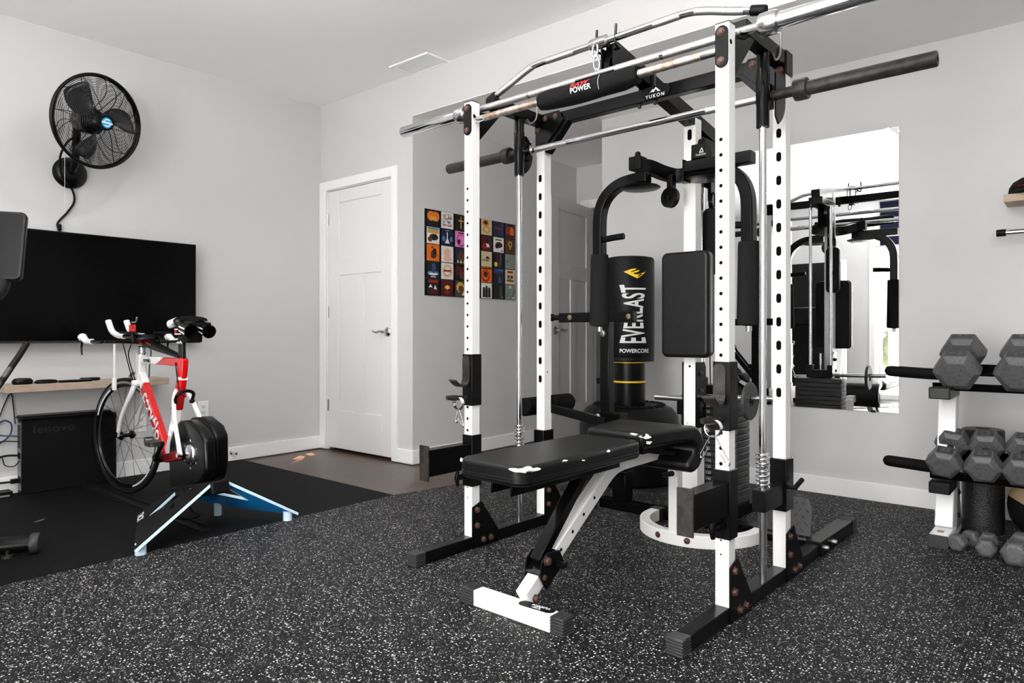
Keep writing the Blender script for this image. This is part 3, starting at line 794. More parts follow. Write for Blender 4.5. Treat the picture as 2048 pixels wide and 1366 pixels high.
# ------------------------------------------------------------------ weight bench
bench = thing('weight_bench', 'adjustable bench with a worn black pad and chipped white frame, in front of the rack', 'bench', (-1.435, 1.72, 0), R(-.65))
f = MB().box(-.172, .160, -.0245, .0245, 0, .054); ft = f.build('front_foot', 'white_chip', bench, .004)
for x0, x1 in ((-.226, -.170), (.158, .208)): ribbed_cap(MB(), x0, x1, -.0262, .0262, 0, .0556, 6, 'x').build('end_cap', 'rubber_cap', ft, .003)
o = MB().stadium((.082, .004, .054), (0, 0, 1), .040, .135, .0012, up=(1, .06, 0)).build('badge', 'black_matte', ft)
text('lettering', 'YUKON', .017, place((.095, .012, .0554), (-.95, -.10, 0), (.1, -.95, 0)), 'letters', o, .0006, spacing=1.2)
tr = MB(); tr.prism([(.070, -.008), (.092, .010), (.106, -.010)], 'z', .0552, .0558); tr.mat(1).prism([(.083, -.007), (.093, .003), (.099, -.0075)], 'z', .0556, .0562); tr.build('emblem', ['letters', 'black_matte'], o)
# white main beam: up from the foot, bends level under the seat, on to the rear post
pts = [(.015, .018, .062), (.016, .30, .258), (.017, .47, .374)] + [tuple(p) for p in bez([(.017, .50, .393), (.017, .545, .412), (.017, .60, .420)], 4)] + [(.018, 1.055, .424)]
MB().sweep(pts, .046, .052, (0, -.5, 1)).build('main_beam', 'white_chip', bench, .004)
hb = MB()
for k in range(5):
    t_ = .22 + .15*k; y_, z_ = .018 + t_*.45, .062 + t_*.312
    hb.disc((.0395, y_ + .004, z_ + .006), (1, 0, 0), .006, 10, .0012)
hb.build('adjustment_hole', 'hole', bench)
bb = BB(); bolt(bb, (.0395, .048, .058), (1, 0, 0), .010, .014); bb.build('bolt', 'rust', bench)
# slide bracket with knob, black strut to the pad
sd = V((0, .45, .312)).normalized(); sn = V((0, -sd.z, sd.y)); c0 = V((.0155, .018, .062)) + sd * .125
br = MB()
br.bar(c0 - sd*.05, c0 + sd*.06, .062, .066, sn)
for s in (-1, 1):
    q = [c0 + V((s*.033, 0, 0)) + sd*a + sn*b for a, b in ((-.055, -.034), (.065, -.034), (.07, .02), (.02, .062), (-.02, .062), (-.055, .02))]
    br.slab(q, .006)
bk = br.build('slide_bracket', 'black_rough', bench, .002)
bb = BB(); pv = c0 + sn*.045
bolt(bb, pv + V((.036, 0, 0)), (1, 0, 0), .0125, .014); bolt(bb, pv + V((-.036, 0, 0)), (-1, 0, 0), .0125, .014); bolt(bb, c0 + V((.036, 0, 0)) - sd*.04 + sn*.01, (1, 0, 0), .008, .006)
bb.build('bolt', 'rust', bk)
kb = MB().cyl(c0 + V((.036, 0, 0)) + sd*.03 - sn*.004, c0 + V((.066, 0, 0)) + sd*.03 - sn*.004, .012, 14)
kb.tube([c0 + V((.066, -.022, 0)) + sd*.03, c0 + V((.072, 0, 0)) + sd*.03, c0 + V((.066, .022, .004)) + sd*.03], [.006, .009, .006], 10); kb.build('knob', 'black_satin', bk)
MB().bar(pv + V((0, -.012, -.006)), (.012, .36, .425), .046, .032, (0, -1, .7)).build('pad_strut', 'black', bench, .003)
# pads
fr = MB().box(-.035, -.027, -.085, .54, .415, .462).box(.047, .055, -.085, .54, .415, .462).box(-.035, .055, -.05, -.02, .44, .462).box(-.035, .055, .40, .46, .44, .462)
fr.build('pad_frame', 'black', bench, .002)
bp = MB().rbox(-.128, .156, -.150, .545, .463, .526, .05, 8, 'z'); pad_b = bp.build('back_pad', 'vinyl', bench, .014, seg=4)
MB().rbox(-.1295, .1575, -.1515, .5465, .474, .479, .051, 8, 'z').rbox(-.1293, .1573, -.1513, .5463, .485, .488, .051, 8, 'z').build('piping', 'black_satin', pad_b, .002)
sp = MB(); prof = [(.565, .548)] + [(.60, .549), (.75, .549), (.88, .548)] + [(.88 + .095*math.sin(R(a)), .453 + .095*math.cos(R(a))) for a in range(15, 181, 15)] + [(.86, .365), (.845, .385), (.86, .41), (.89, .43), (.90, .46), (.875, .482), (.80, .487), (.565, .487)]
P0 = [V((-.118 - max(0, min(1, (y-.565)/.33))*.055, y, z)) for y, z in prof]; P1 = [V((.142 + max(0, min(1, (y-.565)/.33))*.050, y, z)) for y, z in prof]
sp.rings([P0, P1]); seat = sp.build('seat_pad', 'vinyl', bench, .016, seg=3)
MB().box(-.10, .12, .60, .86, .462, .488).build('seat_board', 'black_matte', seat, .002)
MB().box(-.02, .05, .56, .90, .444, .463).build('seat_bracket', 'black', seat, .002)
MB().bar((-.06, .70, .458), (.12, .86, .430), .012, .018).build('seat_lever', 'black_satin', seat, .003)
# exposed foam where the vinyl has torn
def tear(name, cs, par):
    for c, nrm, w_, h_ in cs:
        t = MB(); d, s1, n1 = frame(nrm); n = 22; ph = random.random() * 6
        P_ = [V(c) + s1*(math.cos(2*pi*j/n)*w_*(1+.28*math.sin(3*2*pi*j/n+ph))) + n1*(math.sin(2*pi*j/n)*h_*(1+.35*math.sin(2*2*pi*j/n+ph*2))) for j in range(n)]
        t.rings([[p - d*.003 for p in P_], [p + d*.0012 for p in P_]])
        o = t.build(name, 'tornfoam', par, smooth=60); o['label'] = 'white foam showing through torn vinyl'
M['tornfoam'] = mat('exposed_foam', (224, 220, 212), .9, bump=(300, .5))
tear('torn_patch', [((.150, -.128, .520), (.5, -.6, .7), .020, .007), ((.135, -.143, .516), (.2, -.8, .5), .030, .008), ((.159, -.10, .516), (.8, -.1, .5), .018, .007), ((-.119, -.133, .516), (-.5, -.7, .6), .013, .006),
                    ((.158, .05, .521), (.6, 0, .7), .012, .003), ((.159, .30, .519), (.7, 0, .6), .010, .0035), ((.161, .15, .508), (1, 0, .1), .006, .003)], pad_b)
tear('torn_patch', [((-.117, .585, .532), (-.8, -.5, .4), .012, .008), ((-.118, .572, .508), (-.8, -.6, 0), .018, .006), ((.142, .578, .536), (.5, -.6, .6), .020, .008), ((.146, .585, .512), (.8, -.6, 0), .018, .007), ((.10, .566, .541), (0, -.7, .7), .014, .005)], seat)
bb = BB(); bolt(bb, (.062, .555, .452), (1, 0, 0), .013, .014); bolt(bb, (-.042, .555, .452), (-1, 0, 0), .013, .012); bb.build('bolt', 'rust', bench)
MB().cyl((-.05, .555, .452), (.07, .555, .452), .008, 12).build('hinge_pin', 'black', bench)
# rear post and curved foot
MB().box(-.004, .041, 1.028, 1.076, .055, .424).build('rear_post', 'white', bench, .003)
kb = MB().cyl((.0185, 1.028, .312), (.0185, 1.020, .312), .022, 18); kb.build('knob_boss', 'white', bench)
kb = MB().tube([(.0185, 1.022, .312), (.010, .99, .311), (0, .965, .310)], [.013, .011, .008], 12); kb.build('knob', 'black_satin', bench)
cx, cy, rr = .020, 1.307, .2595
arc = [(cx - rr, cy + .03, .0275)] + [(cx + rr*math.cos(R(a)), cy + rr*math.sin(R(a)), .0275) for a in range(180, 361, 6)] + [(cx + rr, cy + .03, .0275)]
fo = MB().sweep(arc, .047, .055).build('curved_foot', 'white_chip', bench, .003)
for s in (-1, 1): ribbed_cap(MB(), cx + s*rr - .0255, cx + s*rr + .0255, cy + .028, cy + .075, 0, .057).build('end_cap', 'rubber_cap', fo, .003)
bb = BB()
for a in (254, 283): bolt(bb, (cx + (rr+.0235)*math.cos(R(a)), cy + (rr+.0235)*math.sin(R(a)), .029), (math.cos(R(a)), math.sin(R(a)), 0), .0105, .008)
bb.build('bolt', 'rust', fo)
MB().box(-.05, .09, 1.028, 1.070, .052, .0585).build('foot_plate', 'white', fo, .002)

# ------------------------------------------------------------------ leg curl and dip station beside the tower
lc = thing('leg_curl_station', 'black upright with foam rollers and a dip bar between the punching bag and the bench', 'leg curl station', RW @ V((-.42, .982, .052)), R(-1.2))
MB().box(-.040, .040, -.036, .036, 0, .155).box(-.043, .043, -.039, .039, .138, .156).build('base_sleeve', 'black', lc, .003)
MB().box(-.025, .025, -.025, .025, .155, .40).build('lower_post', 'black', lc, .003)
MB().box(-.150, .010, -.036, .036, .335, .452).build('bracket', 'black', lc, .002)
bb = BB(); bolt(bb, (-.130, -.036, .43), (0, -1, 0), .012, .01); bolt(bb, (-.10, -.036, .375), (0, -1, 0), .012, .012); bb.build('bolt', 'dull', lc)
up = MB().box(-.125, -.068, -.025, .025, .40, .93); upo = up.build('upright', 'black_satin', lc, .004)
bb = BB(); bolt(bb, (-.105, -.025, .868), (0, -1, 0), .013, .008); bb.build('bolt', 'dull', upo)
MB().box(-.155, -.126, -.012, .012, .60, .63).build('stop_tab', 'black_matte', upo)
b = MB().box(-.372, .105, -.062, -.026, .928, .980).box(-.11, -.08, -.03, .02, .92, .97); bo = b.build('dip_bar', 'black_satin', lc, .004)
MB().cyl((-.372, -.044, .955), (-.432, -.044, .956), .0155, 14).build('bar_neck', 'black_matte', bo)
MB().cyl((-.425, -.044, .956), (-.492, -.044, .957), .0205, 16).build('grip', 'foam_dark', bo)
bb = BB(); bolt(bb, (-.295, -.062, .955), (0, -1, 0), .011, .006); bolt(bb, (.075, -.062, .955), (0, -1, 0), .011, .006); bb.build('bolt', 'gold', bo)
MB().bar((-.10, -.02, .40), (-.335, -.21, .478), .062, .045).build('roller_arm', 'black_satin', lc, .004)
MB().cyl((-.335, -.40, .492), (-.335, .03, .492), .012, 12).build('roller_axle', 'black_matte', lc)
for y0, y1 in ((-.405, -.255), (-.185, -.01)):
    r_ = MB().lathe([(.012, y0), (.040, y0), (.047, y0+.008), (.047, y1-.012), (.038, y1), (.012, y1)], (-.335, 0, .492), (0, 1, 0), 24); r_.build('foam_roller', 'foam_dark', lc)

# ------------------------------------------------------------------ free standing punching bag
bag = thing('punching_bag', 'tall black free standing punching bag with white and yellow lettering', 'punching bag', (-2.245, 3.80, 0))
b = MB().lathe([(.03, 0), (.26, 0), (.300, .02), (.312, .10), (.312, .34), (.302, .405), (.268, .452), (.215, .474), (.150, .470), (.112, .462), (.03, .462)], n=48)
bo = b.build('base', 'bag', bag)
ru = MB()
for k in range(26):
    a = 2*pi*k/26 + .1; ru.ball((.205*math.cos(a), .205*math.sin(a), .474), .018, 8, (1.3, 1.3, .5))
ru.build('cap_rim', 'fabric', bo)
MB().lathe([(.02, .455), (.100, .46), (.100, .742), (.02, .742)], n=36).build('neck', 'black_satin', bag)
MB().lathe([(.1, .612), (.1055, .614), (.1055, .622), (.1, .624)], n=36).build('yellow_band', 'yellow', bag)
MB().lathe([(.1, .735), (.1035, .737), (.1035, .745), (.1, .747)], n=36).build('yellow_band', 'yellow', bag)
bd = MB().lathe([(.02, .745), (.150, .745), (.155, .750), (.155, .765), (.1525, .772), (.1565, .782), (.1565, 1.375), (.150, 1.390), (.120, 1.397), (.02, 1.400)], n=64).build('bag_body', 'bag', bag)
A0 = R(-46)
def on_bag(v): # x sideways, y up
    a = A0 + v.x / .1565; rr = .1574; return V((rr*math.cos(a), rr*math.sin(a), v.y))
def evl(v):   # words run upward; the middle letters are shorter
    t_ = v.x; u = abs(t_) / .195; k = .60 + .40 * u**1.6
    return on_bag(V((-v.y*k, 1.036 + t_, 0)))
text('lettering', 'EVERLAST', .118, None, 'letters', bd, .0025, sx=.66, sy=2.15, spacing=1.05, fn=evl, cuts=14)
text('small_lettering', 'POWERCORE', .036, None, 'letters', bd, .001, sx=.84, sy=.9, spacing=1.05, fn=lambda v: on_bag(V((v.x, .812 + v.y, 0))), cuts=8)
lg = MB()
def lgp(P_):
    P2 = []
    for i in range(len(P_)):
        a, b_ = V(P_[i]), V(P_[(i+1) % len(P_)])
        for k in range(4): P2.append(a.lerp(b_, k/4))
    lg.rings([[on_bag(V((p.x, 1.286 + p.y, 0))) for p in P2], [on_bag(V((p.x, 1.286 + p.y, 0))) * 1.0 + V((math.cos(A0)*.0006, math.sin(A0)*.0006, 0)) for p in P2]])
EP = lambda P_: lgp([((x - 422)/155*.140, (242 - y)/155*.140) for x, y in P_])
EP([(345, 232), (398, 213), (434, 209), (420, 222), (398, 228)]); EP([(345, 232), (398, 228), (395, 236), (412, 248), (400, 260)]); EP([(400, 260), (412, 248), (440, 250), (500, 231), (470, 256), (437, 277)]); EP([(395, 236), (440, 222), (456, 221), (440, 234), (412, 241), (412, 248)])
lg.build('emblem', 'yellow', bd, smooth=0)

# ------------------------------------------------------------------ mirror
mr = thing('wall_mirror', 'tall frameless mirror on the wall behind the rack', 'mirror', (-1.262, YM, .490))
gl = MB().box(-.455, .455, -.0065, -.0055, 0, 1.543); gl.build('mirror_glass', 'mirror', mr)
MB().box(-.4548, .4548, -.0055, -.0005, .0005, 1.5425).build('backing', 'grey_letters', mr)
for x, z in ((-.40, 1.543), (.40, 1.543), (-.40, 0), (.33, 0)):
    s = 1 if z > .5 else -1
    MB().box(x-.012, x+.012, -.011, 0, z - (.008 if s > 0 else .004), z + (.004 if s > 0 else .008)).build('clip', 'steel' if s > 0 else 'black_matte', mr, .002)
MB().prism([(.452, 1.541), (.452, 1.496), (.440, 1.512), (.405, 1.541)], 'y', -.0074, -.0068).build('corner_protector', 'letters', mr)

# ------------------------------------------------------------------ framed disc cases on the passage wall
CW, CH = .1432, .1245
BK = (18, 17, 18)
K = dict(k=BK, w=(226, 222, 216), r=(150, 28, 26), dr=(74, 18, 16), o=(214, 108, 22), g=(196, 150, 62), n=(24, 34, 62), b=(62, 120, 176), c=(206, 188, 150), p=(214, 130, 186), m=(176, 44, 130), br=(84, 52, 34), gy=(128, 138, 130), dg=(58, 62, 60), s=(222, 178, 158), y=(226, 196, 90), v=(78, 66, 128), db=(36, 62, 104))
# each cover: ground colour, then shapes: (kind, colour, x, y, w, h) in 0..1
COV = {
 (0,0): ('k', 'with a glowing orange fruit shape', [('e','o',.34,.62,.30,.30),('e','o',.70,.62,.30,.30),('e','g',.5,.5,.30,.12)]),
 (0,1): ('w', 'with red and black scribbles on white', [('z','k',.5,.40,.8,.24),('z','r',.5,.80,.76,.16),('z','r',.5,.20,.76,.08),('z','k',.5,.62,.7,.12)]),
 (0,2): ('k', 'with a gold cross on black', [('q','g',.5,.5,.08,.78),('q','g',.5,.62,.46,.07),('q','gy',.82,.2,.16,.08)]),
 (0,3): ('n', 'with a grey band on dark blue', [('q','gy',.5,.5,.6,.2)]),
 (0,4): ('c', 'with a round orange swirl on cream', [('e','o',.42,.78,.30,.20),('e','br',.42,.80,.18,.12),('e','g',.5,.36,.36,.24),('e','c',.5,.36,.22,.14)]),
 (0,5): ('n', 'with small red lettering on dark blue', [('q','r',.5,.56,.66,.14),('q','db',.84,.5,.2,.9)]),
 (0,6): ('br', 'with rusty brown figures', [('q','k',.5,.90,.5,.14),('e','r',.3,.5,.2,.3),('e','o',.66,.46,.2,.34),('q','dr',.5,.14,.9,.2)]),
 (1,0): ('w', 'with a dark beast shape on gold and white', [('q','g',.5,.76,.9,.26),('q','b',.5,.93,.9,.1),('e','k',.56,.40,.34,.20),('e','br',.26,.26,.18,.16),('t','k',.7,.5,.3,.3)]),
 (1,1): ('n', 'with a pale tower on night blue', [('t','w',.5,.30,.42,.34),('q','w',.5,.6,.07,.44),('e','b',.2,.4,.12,.16),('e','b',.82,.4,.12,.16),('q','gy',.5,.92,.3,.06)]),
 (1,2): ('p', 'with a magenta ring on pink', [('e','m',.52,.44,.40,.40),('e','p',.54,.46,.32,.32),('e','dr',.34,.34,.12,.16),('q','k',.5,.90,.5,.07)]),
 (1,3): ('dg', 'with a pale square on dark grey', [('q','gy',.5,.5,.5,.5)]),
 (1,4): ('dr', 'with a white diagonal figure on dark red', [('t','w',.58,.5,.4,.5),('e','k',.6,.66,.16,.2),('e','r',.3,.3,.2,.2)]),
 (1,5): ('w', 'with a dark red machine on white', [('e','dr',.54,.5,.34,.2),('e','k',.34,.4,.18,.16),('q','k',.5,.84,.6,.07),('q','k',.84,.12,.2,.06)]),
 (1,6): ('br', 'with a gold idol on dark brown', [('e','g',.5,.66,.20,.20),('e','k',.5,.66,.10,.10),('q','g',.5,.36,.10,.36),('e','dr',.5,.20,.3,.08)]),
 (2,0): ('o', 'with dark totem figures on orange', [('e','br',.56,.42,.24,.28),('e','k',.62,.58,.14,.20),('e','dr',.44,.30,.12,.14),('e','br',.44,.82,.08,.08)]),
 (2,1): ('w', 'with a pale pink sleeping shape on white', [('e','s',.5,.60,.28,.28),('e','s',.52,.24,.32,.20),('e','c',.46,.62,.12,.12)]),
 (2,2): ('n', 'with yellow flames along a dark blue ground', [('e','br',.5,.5,.30,.26),('t','y',.24,.16,.2,.2),('t','y',.5,.16,.2,.24),('t','y',.78,.16,.2,.2),('q','dr',.5,.88,.4,.1)]),
 (2,3): ('dr', 'with a black disc on dark red', [('e','k',.5,.5,.36,.36)]),
 (2,4): ('c', 'with a dark wing on cream', [('t','k',.6,.62,.5,.2),('q','br',.4,.42,.6,.1),('e','gy',.3,.4,.2,.06)]),
 (2,5): ('k', 'with reddish and yellow streaks on black', [('q','dr',.40,.6,.24,.66),('q','v',.68,.6,.14,.8),('e','y',.24,.22,.16,.16),('q','br',.56,.2,.2,.3)]),
 (2,6): ('gy', 'in plain grey green', [('e','dg',.2,.5,.08,.08),('q','dg',.5,.72,.36,.03)]),
 (3,0): ('k', 'with a blue cloud on black', [('e','b',.5,.30,.46,.14),('e','w',.5,.25,.36,.08),('e','db',.54,.62,.18,.32),('q','w',.5,.08,.4,.06)]),
 (3,1): ('w', 'with a golden sunburst and red band', [('s','g',.5,.5,.50,.50),('e','w',.5,.52,.26,.26),('q','r',.5,.52,.62,.13)]),
 (3,2): ('k', 'with murky red brown shapes', [('e','dr',.3,.6,.34,.3),('e','br',.66,.36,.3,.3),('e','dr',.76,.7,.2,.2),('q','gy',.86,.9,.14,.05)]),
 (3,3): ('k', 'with a blue square on black', [('q','b',.5,.5,.4,.4)]),
 (3,4): ('o', 'with a red swirl on orange', [('e','r',.42,.44,.38,.42),('e','o',.40,.48,.28,.30),('e','dr',.42,.54,.20,.20),('q','k',.5,.92,.9,.08)]),
 (3,5): ('n', 'with a violet beam on dark blue', [('q','db',.5,.84,.9,.24),('e','b',.7,.9,.3,.05),('t','v',.62,.3,.36,.56),('q','k',.2,.36,.3,.6)]),
 (3,6): ('c', 'like a cream handbill with a red heading', [('q','r',.5,.84,.56,.14),('q','k',.34,.52,.22,.16),('q','k',.66,.50,.22,.20),('q','dr',.5,.24,.7,.10),('q','br',.4,.36,.4,.06)]),
 (4,0): ('k', 'with a red heading over pale shards', [('q','r',.5,.86,.74,.18),('t','w',.3,.58,.3,.2),('t','w',.66,.5,.3,.3),('e','dr',.5,.24,.4,.16)]),
 (4,1): ('dr', 'with a gold winged sign on dark red', [('t','g',.36,.58,.22,.22),('t','g',.64,.58,.22,.22),('e','y',.5,.54,.12,.14),('e','r',.5,.24,.2,.1)]),
 (4,2): ('dg', 'with a golden blurred head on dark grey', [('e','g',.44,.60,.34,.34),('e','br',.5,.5,.22,.22),('t','y',.72,.24,.3,.3)]),
 (4,3): ('gy', 'with a black bar on grey', [('q','k',.5,.5,.7,.3)]),
 (4,4): ('w', 'with three black standing figures on white', [('e','k',.26,.62,.10,.12),('e','k',.5,.72,.10,.12),('e','k',.75,.62,.10,.12),('q','k',.26,.32,.22,.5),('q','k',.5,.36,.22,.6),('q','k',.75,.32,.22,.5)]),
 (4,5): ('k', 'almost plain black', [('e','dg',.7,.4,.16,.5),('q','gy',.86,.12,.14,.08)]),
 (4,6): ('gy', 'in speckled grey', [('z','dg',.5,.5,.86,.7),('q','w',.5,.86,.16,.2),('q','w',.84,.12,.2,.1)]),
}
ROWN = ['top', 'second', 'third', 'fourth', 'bottom']
for (r_, c_), (g0, words, shp) in COV.items():
    y0 = 3.362 + c_ * CW; z1 = 1.812 - r_ * CH; w_, h_ = .1405, .1225
    cols = [plain(K[g0], .35), M['black_satin'], M['letters']]; idx = {}
    mb = MB()
    mb.mat(1).box(XA, XA+.009, y0, y0+w_, z1-h_, z1)
    mb.mat(0).box(XA+.009, XA+.0094, y0+.013, y0+w_-.002, z1-h_+.002, z1-.002)
    a0, b0, sw, sh = y0+.013, z1-h_+.002, w_-.015, h_-.004; lay = 0
    for kd, cc, fx, fy, fw, fh in shp:
        if cc not in idx: idx[cc] = len(cols); cols.append(plain(K[cc], .35))
        mb.mat(idx[cc]); lay += 1; X0 = XA + .0094; X1 = X0 + .00012*lay
        cl = lambda P_: [(max(a0, min(a0+sw, a0+sw*p)), max(b0, min(b0+sh, b0+sh*q))) for p, q in P_]
        if kd == 'q': P_ = [(fx-fw/2, fy-fh/2), (fx+fw/2, fy-fh/2), (fx+fw/2, fy+fh/2), (fx-fw/2, fy+fh/2)]
        elif kd == 'e': P_ = [(fx+fw*math.cos(2*pi*j/20), fy+fh*math.sin(2*pi*j/20)) for j in range(20)]
        elif kd == 't': P_ = [(fx-fw/2, fy-fh/2), (fx+fw/2, fy-fh/2), (fx, fy+fh/2)]
        elif kd == 's': P_ = [(fx+fw*(1 if j % 2 else .55)*math.cos(2*pi*j/36), fy+fh*(1 if j % 2 else .55)*math.sin(2*pi*j/36)) for j in range(36)]
        if kd == 'z':
            for j in range(16):
                px_, py_ = fx + (random.random()-.5)*fw, fy + (random.random()-.5)*fh
                a = random.random()*3; P_ = [(px_+dx*math.cos(a)-dy*math.sin(a), py_+dx*math.sin(a)+dy*math.cos(a)) for dx, dy in ((-.09,-.012),(.09,-.012),(.09,.012),(-.09,.012))]
                mb.prism(cl(P_), 'x', X0, X1)
        else: mb.prism(cl(P_), 'x', X0, X1)
    o = mb.build('disc_case', cols, None, 0, smooth=0)
    where = ['first', 'second', 'third', 'hidden fourth', 'fifth', 'sixth', 'last'][c_]
    tag(o, 'disc case %s, %s row, %s column' % (words, ROWN[r_], where), 'disc case', 'music disc cases mounted on the passage wall')
# ------------------------------------------------------------------ television and what hangs on the left wall
tv = thing('television', 'large flat black television on the left wall', 'television', (-4.76, 1.607, 1.192))
MB().box(.062, .103, -.585, .585, -.329, .329).build('tv_case', 'black_satin', tv, .004)
MB().box(.1025, .1045, -.577, .577, -.313, .322).build('tv_screen', 'screen', tv)
MB().box(.1035, .106, -.585, .585, -.329, -.318).build('tv_trim', 'black_worn', tv, .001)
MB().box(.001, .014, -.22, .22, -.16, .16).box(.014, .062, -.16, -.12, -.14, .14).box(.014, .062, .12, .16, -.14, .14).build('wall_bracket', 'black_matte', tv)

M['blade_grey'] = mat('fan_blade_grey', (70, 70, 72), .25, .6)
fan = thing('wall_fan', 'black round wall mounted fan with a blue hub badge', 'fan', (-4.76, 1.466, 1.892))
MB().lathe([(.02, 0.0005), (.092, .0005), (.094, .012), (.086, .026), (.06, .042), (.035, .052), (.001, .055)], (0, 0, 0), (1, 0, 0), 32).build('wall_plate', 'black_satin', fan)
FC = V((.385, .026, .243)); FN = V((.93, .25, -.20)).normalized(); _, FS, FU = frame(FN)
FP = lambda r, a, h: FC + FN*h + FS*(r*math.cos(a)) + FU*(r*math.sin(a))
MB().tube(bez([(.03, 0, 0), (.10, -.005, .03), (.15, -.01, .12), (.20, -.02, .24), FP(0, 0, -.13)], 5), .022, 12).tube([FP(0, 0, -.18), FP(0, 0, -.14), FP(0, 0, -.045)], [.05, .072, .075], 20).build('motor', 'black_satin', fan)
MB().tube([FP(.257, 2*pi*k/64, 0) for k in range(64)], .0095, 10, True).tube([FP(.253, 2*pi*k/64, -.016) for k in range(64)], .008, 8, True).build('rim', 'black_satin', fan)
def cage(sgn, name):
    g = MB(); pr = lambda r: sgn * (.072 * (1 - ((r - .04) / .216) ** 2.2)) if r > .04 else sgn * .072
    for k in range(24):
        r = .052 + .203 * k / 24; g.tube([FP(r, 2*pi*j/56, pr(r)) for j in range(56)], .00135, 4, True)
    for k in range(12):
        a0 = 2*pi*k/12; g.tube([FP(.045 + .212*j/10, a0 + (.34*math.sin(pi*j/10) if k % 2 else .06*math.sin(pi*j/10)), pr(.045 + .212*j/10) + sgn*.002) for j in range(11)], .0023, 5)
    return g.build(name, 'black_satin', fan)
cage(1, 'front_grille'); cage(-1, 'rear_grille')
hb = MB().lathe([(.001, .068), (.046, .068), (.044, .078), (.001, .080)], FC, FN, 28).build('hub_cap', 'black_satin', fan)
bg = MB().lathe([(.001, .080), (.030, .080), (.029, .0825), (.001, .083)], FC, FN, 28); bgo = bg.build('badge', 'fan_blue', hb)
ar = MB()
for a0 in (.4, .4 + pi):
    P_ = [FP(.022, a0 + 1.9*k/8, .0835) for k in range(9)] + [FP(.016, a0 + 1.9*k/8, .0835) for k in range(8, -1, -1)]
    ar.rings([P_, [p + FN*.0004 for p in P_]])
ar.bar(FP(.032, pi, .0838), FP(.032, 0, .0838), .008, .0008, FN).build('badge_print', 'letters', bgo)
for k in range(3):
    b = MB(); g0 = R(28 + 120*k); rs = []
    for j in range(9):
        t_ = j/8; r = .045 + .178*t_; wdt = .35 + .55*math.sin(pi*min(1, t_*.75 + .12)); ring = []
        for q in range(9):
            u = q/8 - .5; ring.append(FP(r, g0 + u*wdt*.95 + t_*.35, -.012 + u*.075*(1 - .3*t_)))
        rs.append(ring)
    for j in range(8):
        for q in range(8): b.face([rs[j][q], rs[j][q+1], rs[j+1][q+1], rs[j+1][q]])
    bmesh.ops.remove_doubles(b.bm, verts=b.bm.verts[:], dist=.0004)
    o = b.build('blade', 'blade_grey', fan, smooth=60); so = o.modifiers.new('solid', 'SOLIDIFY'); so.thickness = .003
MB().lathe([(.001, -.05), (.04, -.05), (.04, .02), (.03, .03), (.001, .032)], FC, FN, 20).build('blade_hub', 'black_satin', fan)
co = MB().tube(bez([(.19, .0, .20), (.17, -.06, .15), (.12, -.085, .06), (.075, -.06, -.04), (.03, .005, -.10), (.02, .02, -.17), (.016, -.015, -.24), (.014, -.065, -.31), (.014, -.056, -.355), (.035, -.045, -.375), (.05, -.04, -.40)], 8), .0062, 10)
co.box(.006, .024, -.066, -.048, -.356, -.318); co.build('power_cord', 'black_matte', fan)
MB().cyl((.20, -.085, .09), (.20, -.085, -.24), .0012, 6).build('pull_chain', 'dull', fan)

sh = MB().box(-4.76, -4.545, 1.094, 1.965, .592, .634).build('wall_shelf', 'oak', None, .002)
tag(sh, 'pale wooden floating shelf under the television', 'shelf')
def puck(name, label, cat, x, y, lx, ly, lz, rz=0, k=.5):
    t = MB(); n = 20
    t.rings([[(lx*q*math.cos(2*pi*j/n), ly*q*math.sin(2*pi*j/n), h) for j in range(n)] for q, h in ((.86, 0), (1, lz*.3), (.97, lz*.6), (.78, lz*.9), (.4, lz), (.02, lz))])
    o = t.build(name, 'black_satin'); o.location = (x, y, .634); o.rotation_euler = (0, 0, rz); tag(o, label, cat); return o
puck('computer_mouse', 'black computer mouse at the left end of the shelf below the television', 'mouse', -4.60, 1.185, .034, .052, .036)
puck('media_puck', 'low oval black puck on the shelf, just right of the mouse', 'media player', -4.60, 1.30, .04, .060, .022)
rm = MB().rbox(-.024, .024, -.085, .085, 0, .014, .012, 4).build('remote_control', 'black_satin', None, .004); rm.location = (-4.585, 1.445, .634); tag(rm, 'long thin black remote control on the shelf below the television', 'remote control')
rm = MB().rbox(-.03, .03, -.052, .052, 0, .018, .02, 4).build('phone_dock', 'black_satin', None, .006); rm.location = (-4.665, 1.548, .634); tag(rm, 'small flat black gadget at the back of the shelf, right of the remote', 'gadget')

pc = thing('computer_tower', 'slim black desktop computer standing on the mat against the left wall', 'computer', (-4.708, 1.447, 0), R(-2.5))
MB().box(-.036, .044, -.247, .247, .0, .428).build('case', 'black_matte', pc, .004)
rp = MB().box(-.034, .042, -.2485, -.246, .02, .41); rp.build('rear_panel', 'dull', pc)
vt = MB()
for j in range(16):
    for i in range(5): vt.box(-.028 + i*.013, -.020 + i*.013, -.2495, -.2484, .26 + j*.0085, .265 + j*.0085)
vt.box(-.025, .03, -.2498, -.2484, .20, .235).box(-.02, .03, -.2498, -.2484, .06, .10); vt.build('vent_holes', 'hole', pc)
text('lettering', 'lenovo', .062, place((.0442, -.085, .362), (0, 1, 0), (0, 0, 1)), plain((17, 17, 18)), pc, 0, spacing=1.1, sx=1.15)
kb = thing('keyboard', 'black keyboard lying on top of the desktop computer', 'keyboard', (-4.700, 1.425, .4285), R(-2.5))
MB().box(-.052, .070, -.235, .235, 0, .012).build('key_base', 'black_matte', kb, .003)
ks = MB()
for i in range(6):
    for j in range(22): ks.box(-.046 + i*.019, -.030 + i*.019, -.228 + j*.0208, -.210 + j*.0208, .012, .019)
ks.build('keys', 'black_satin', kb)
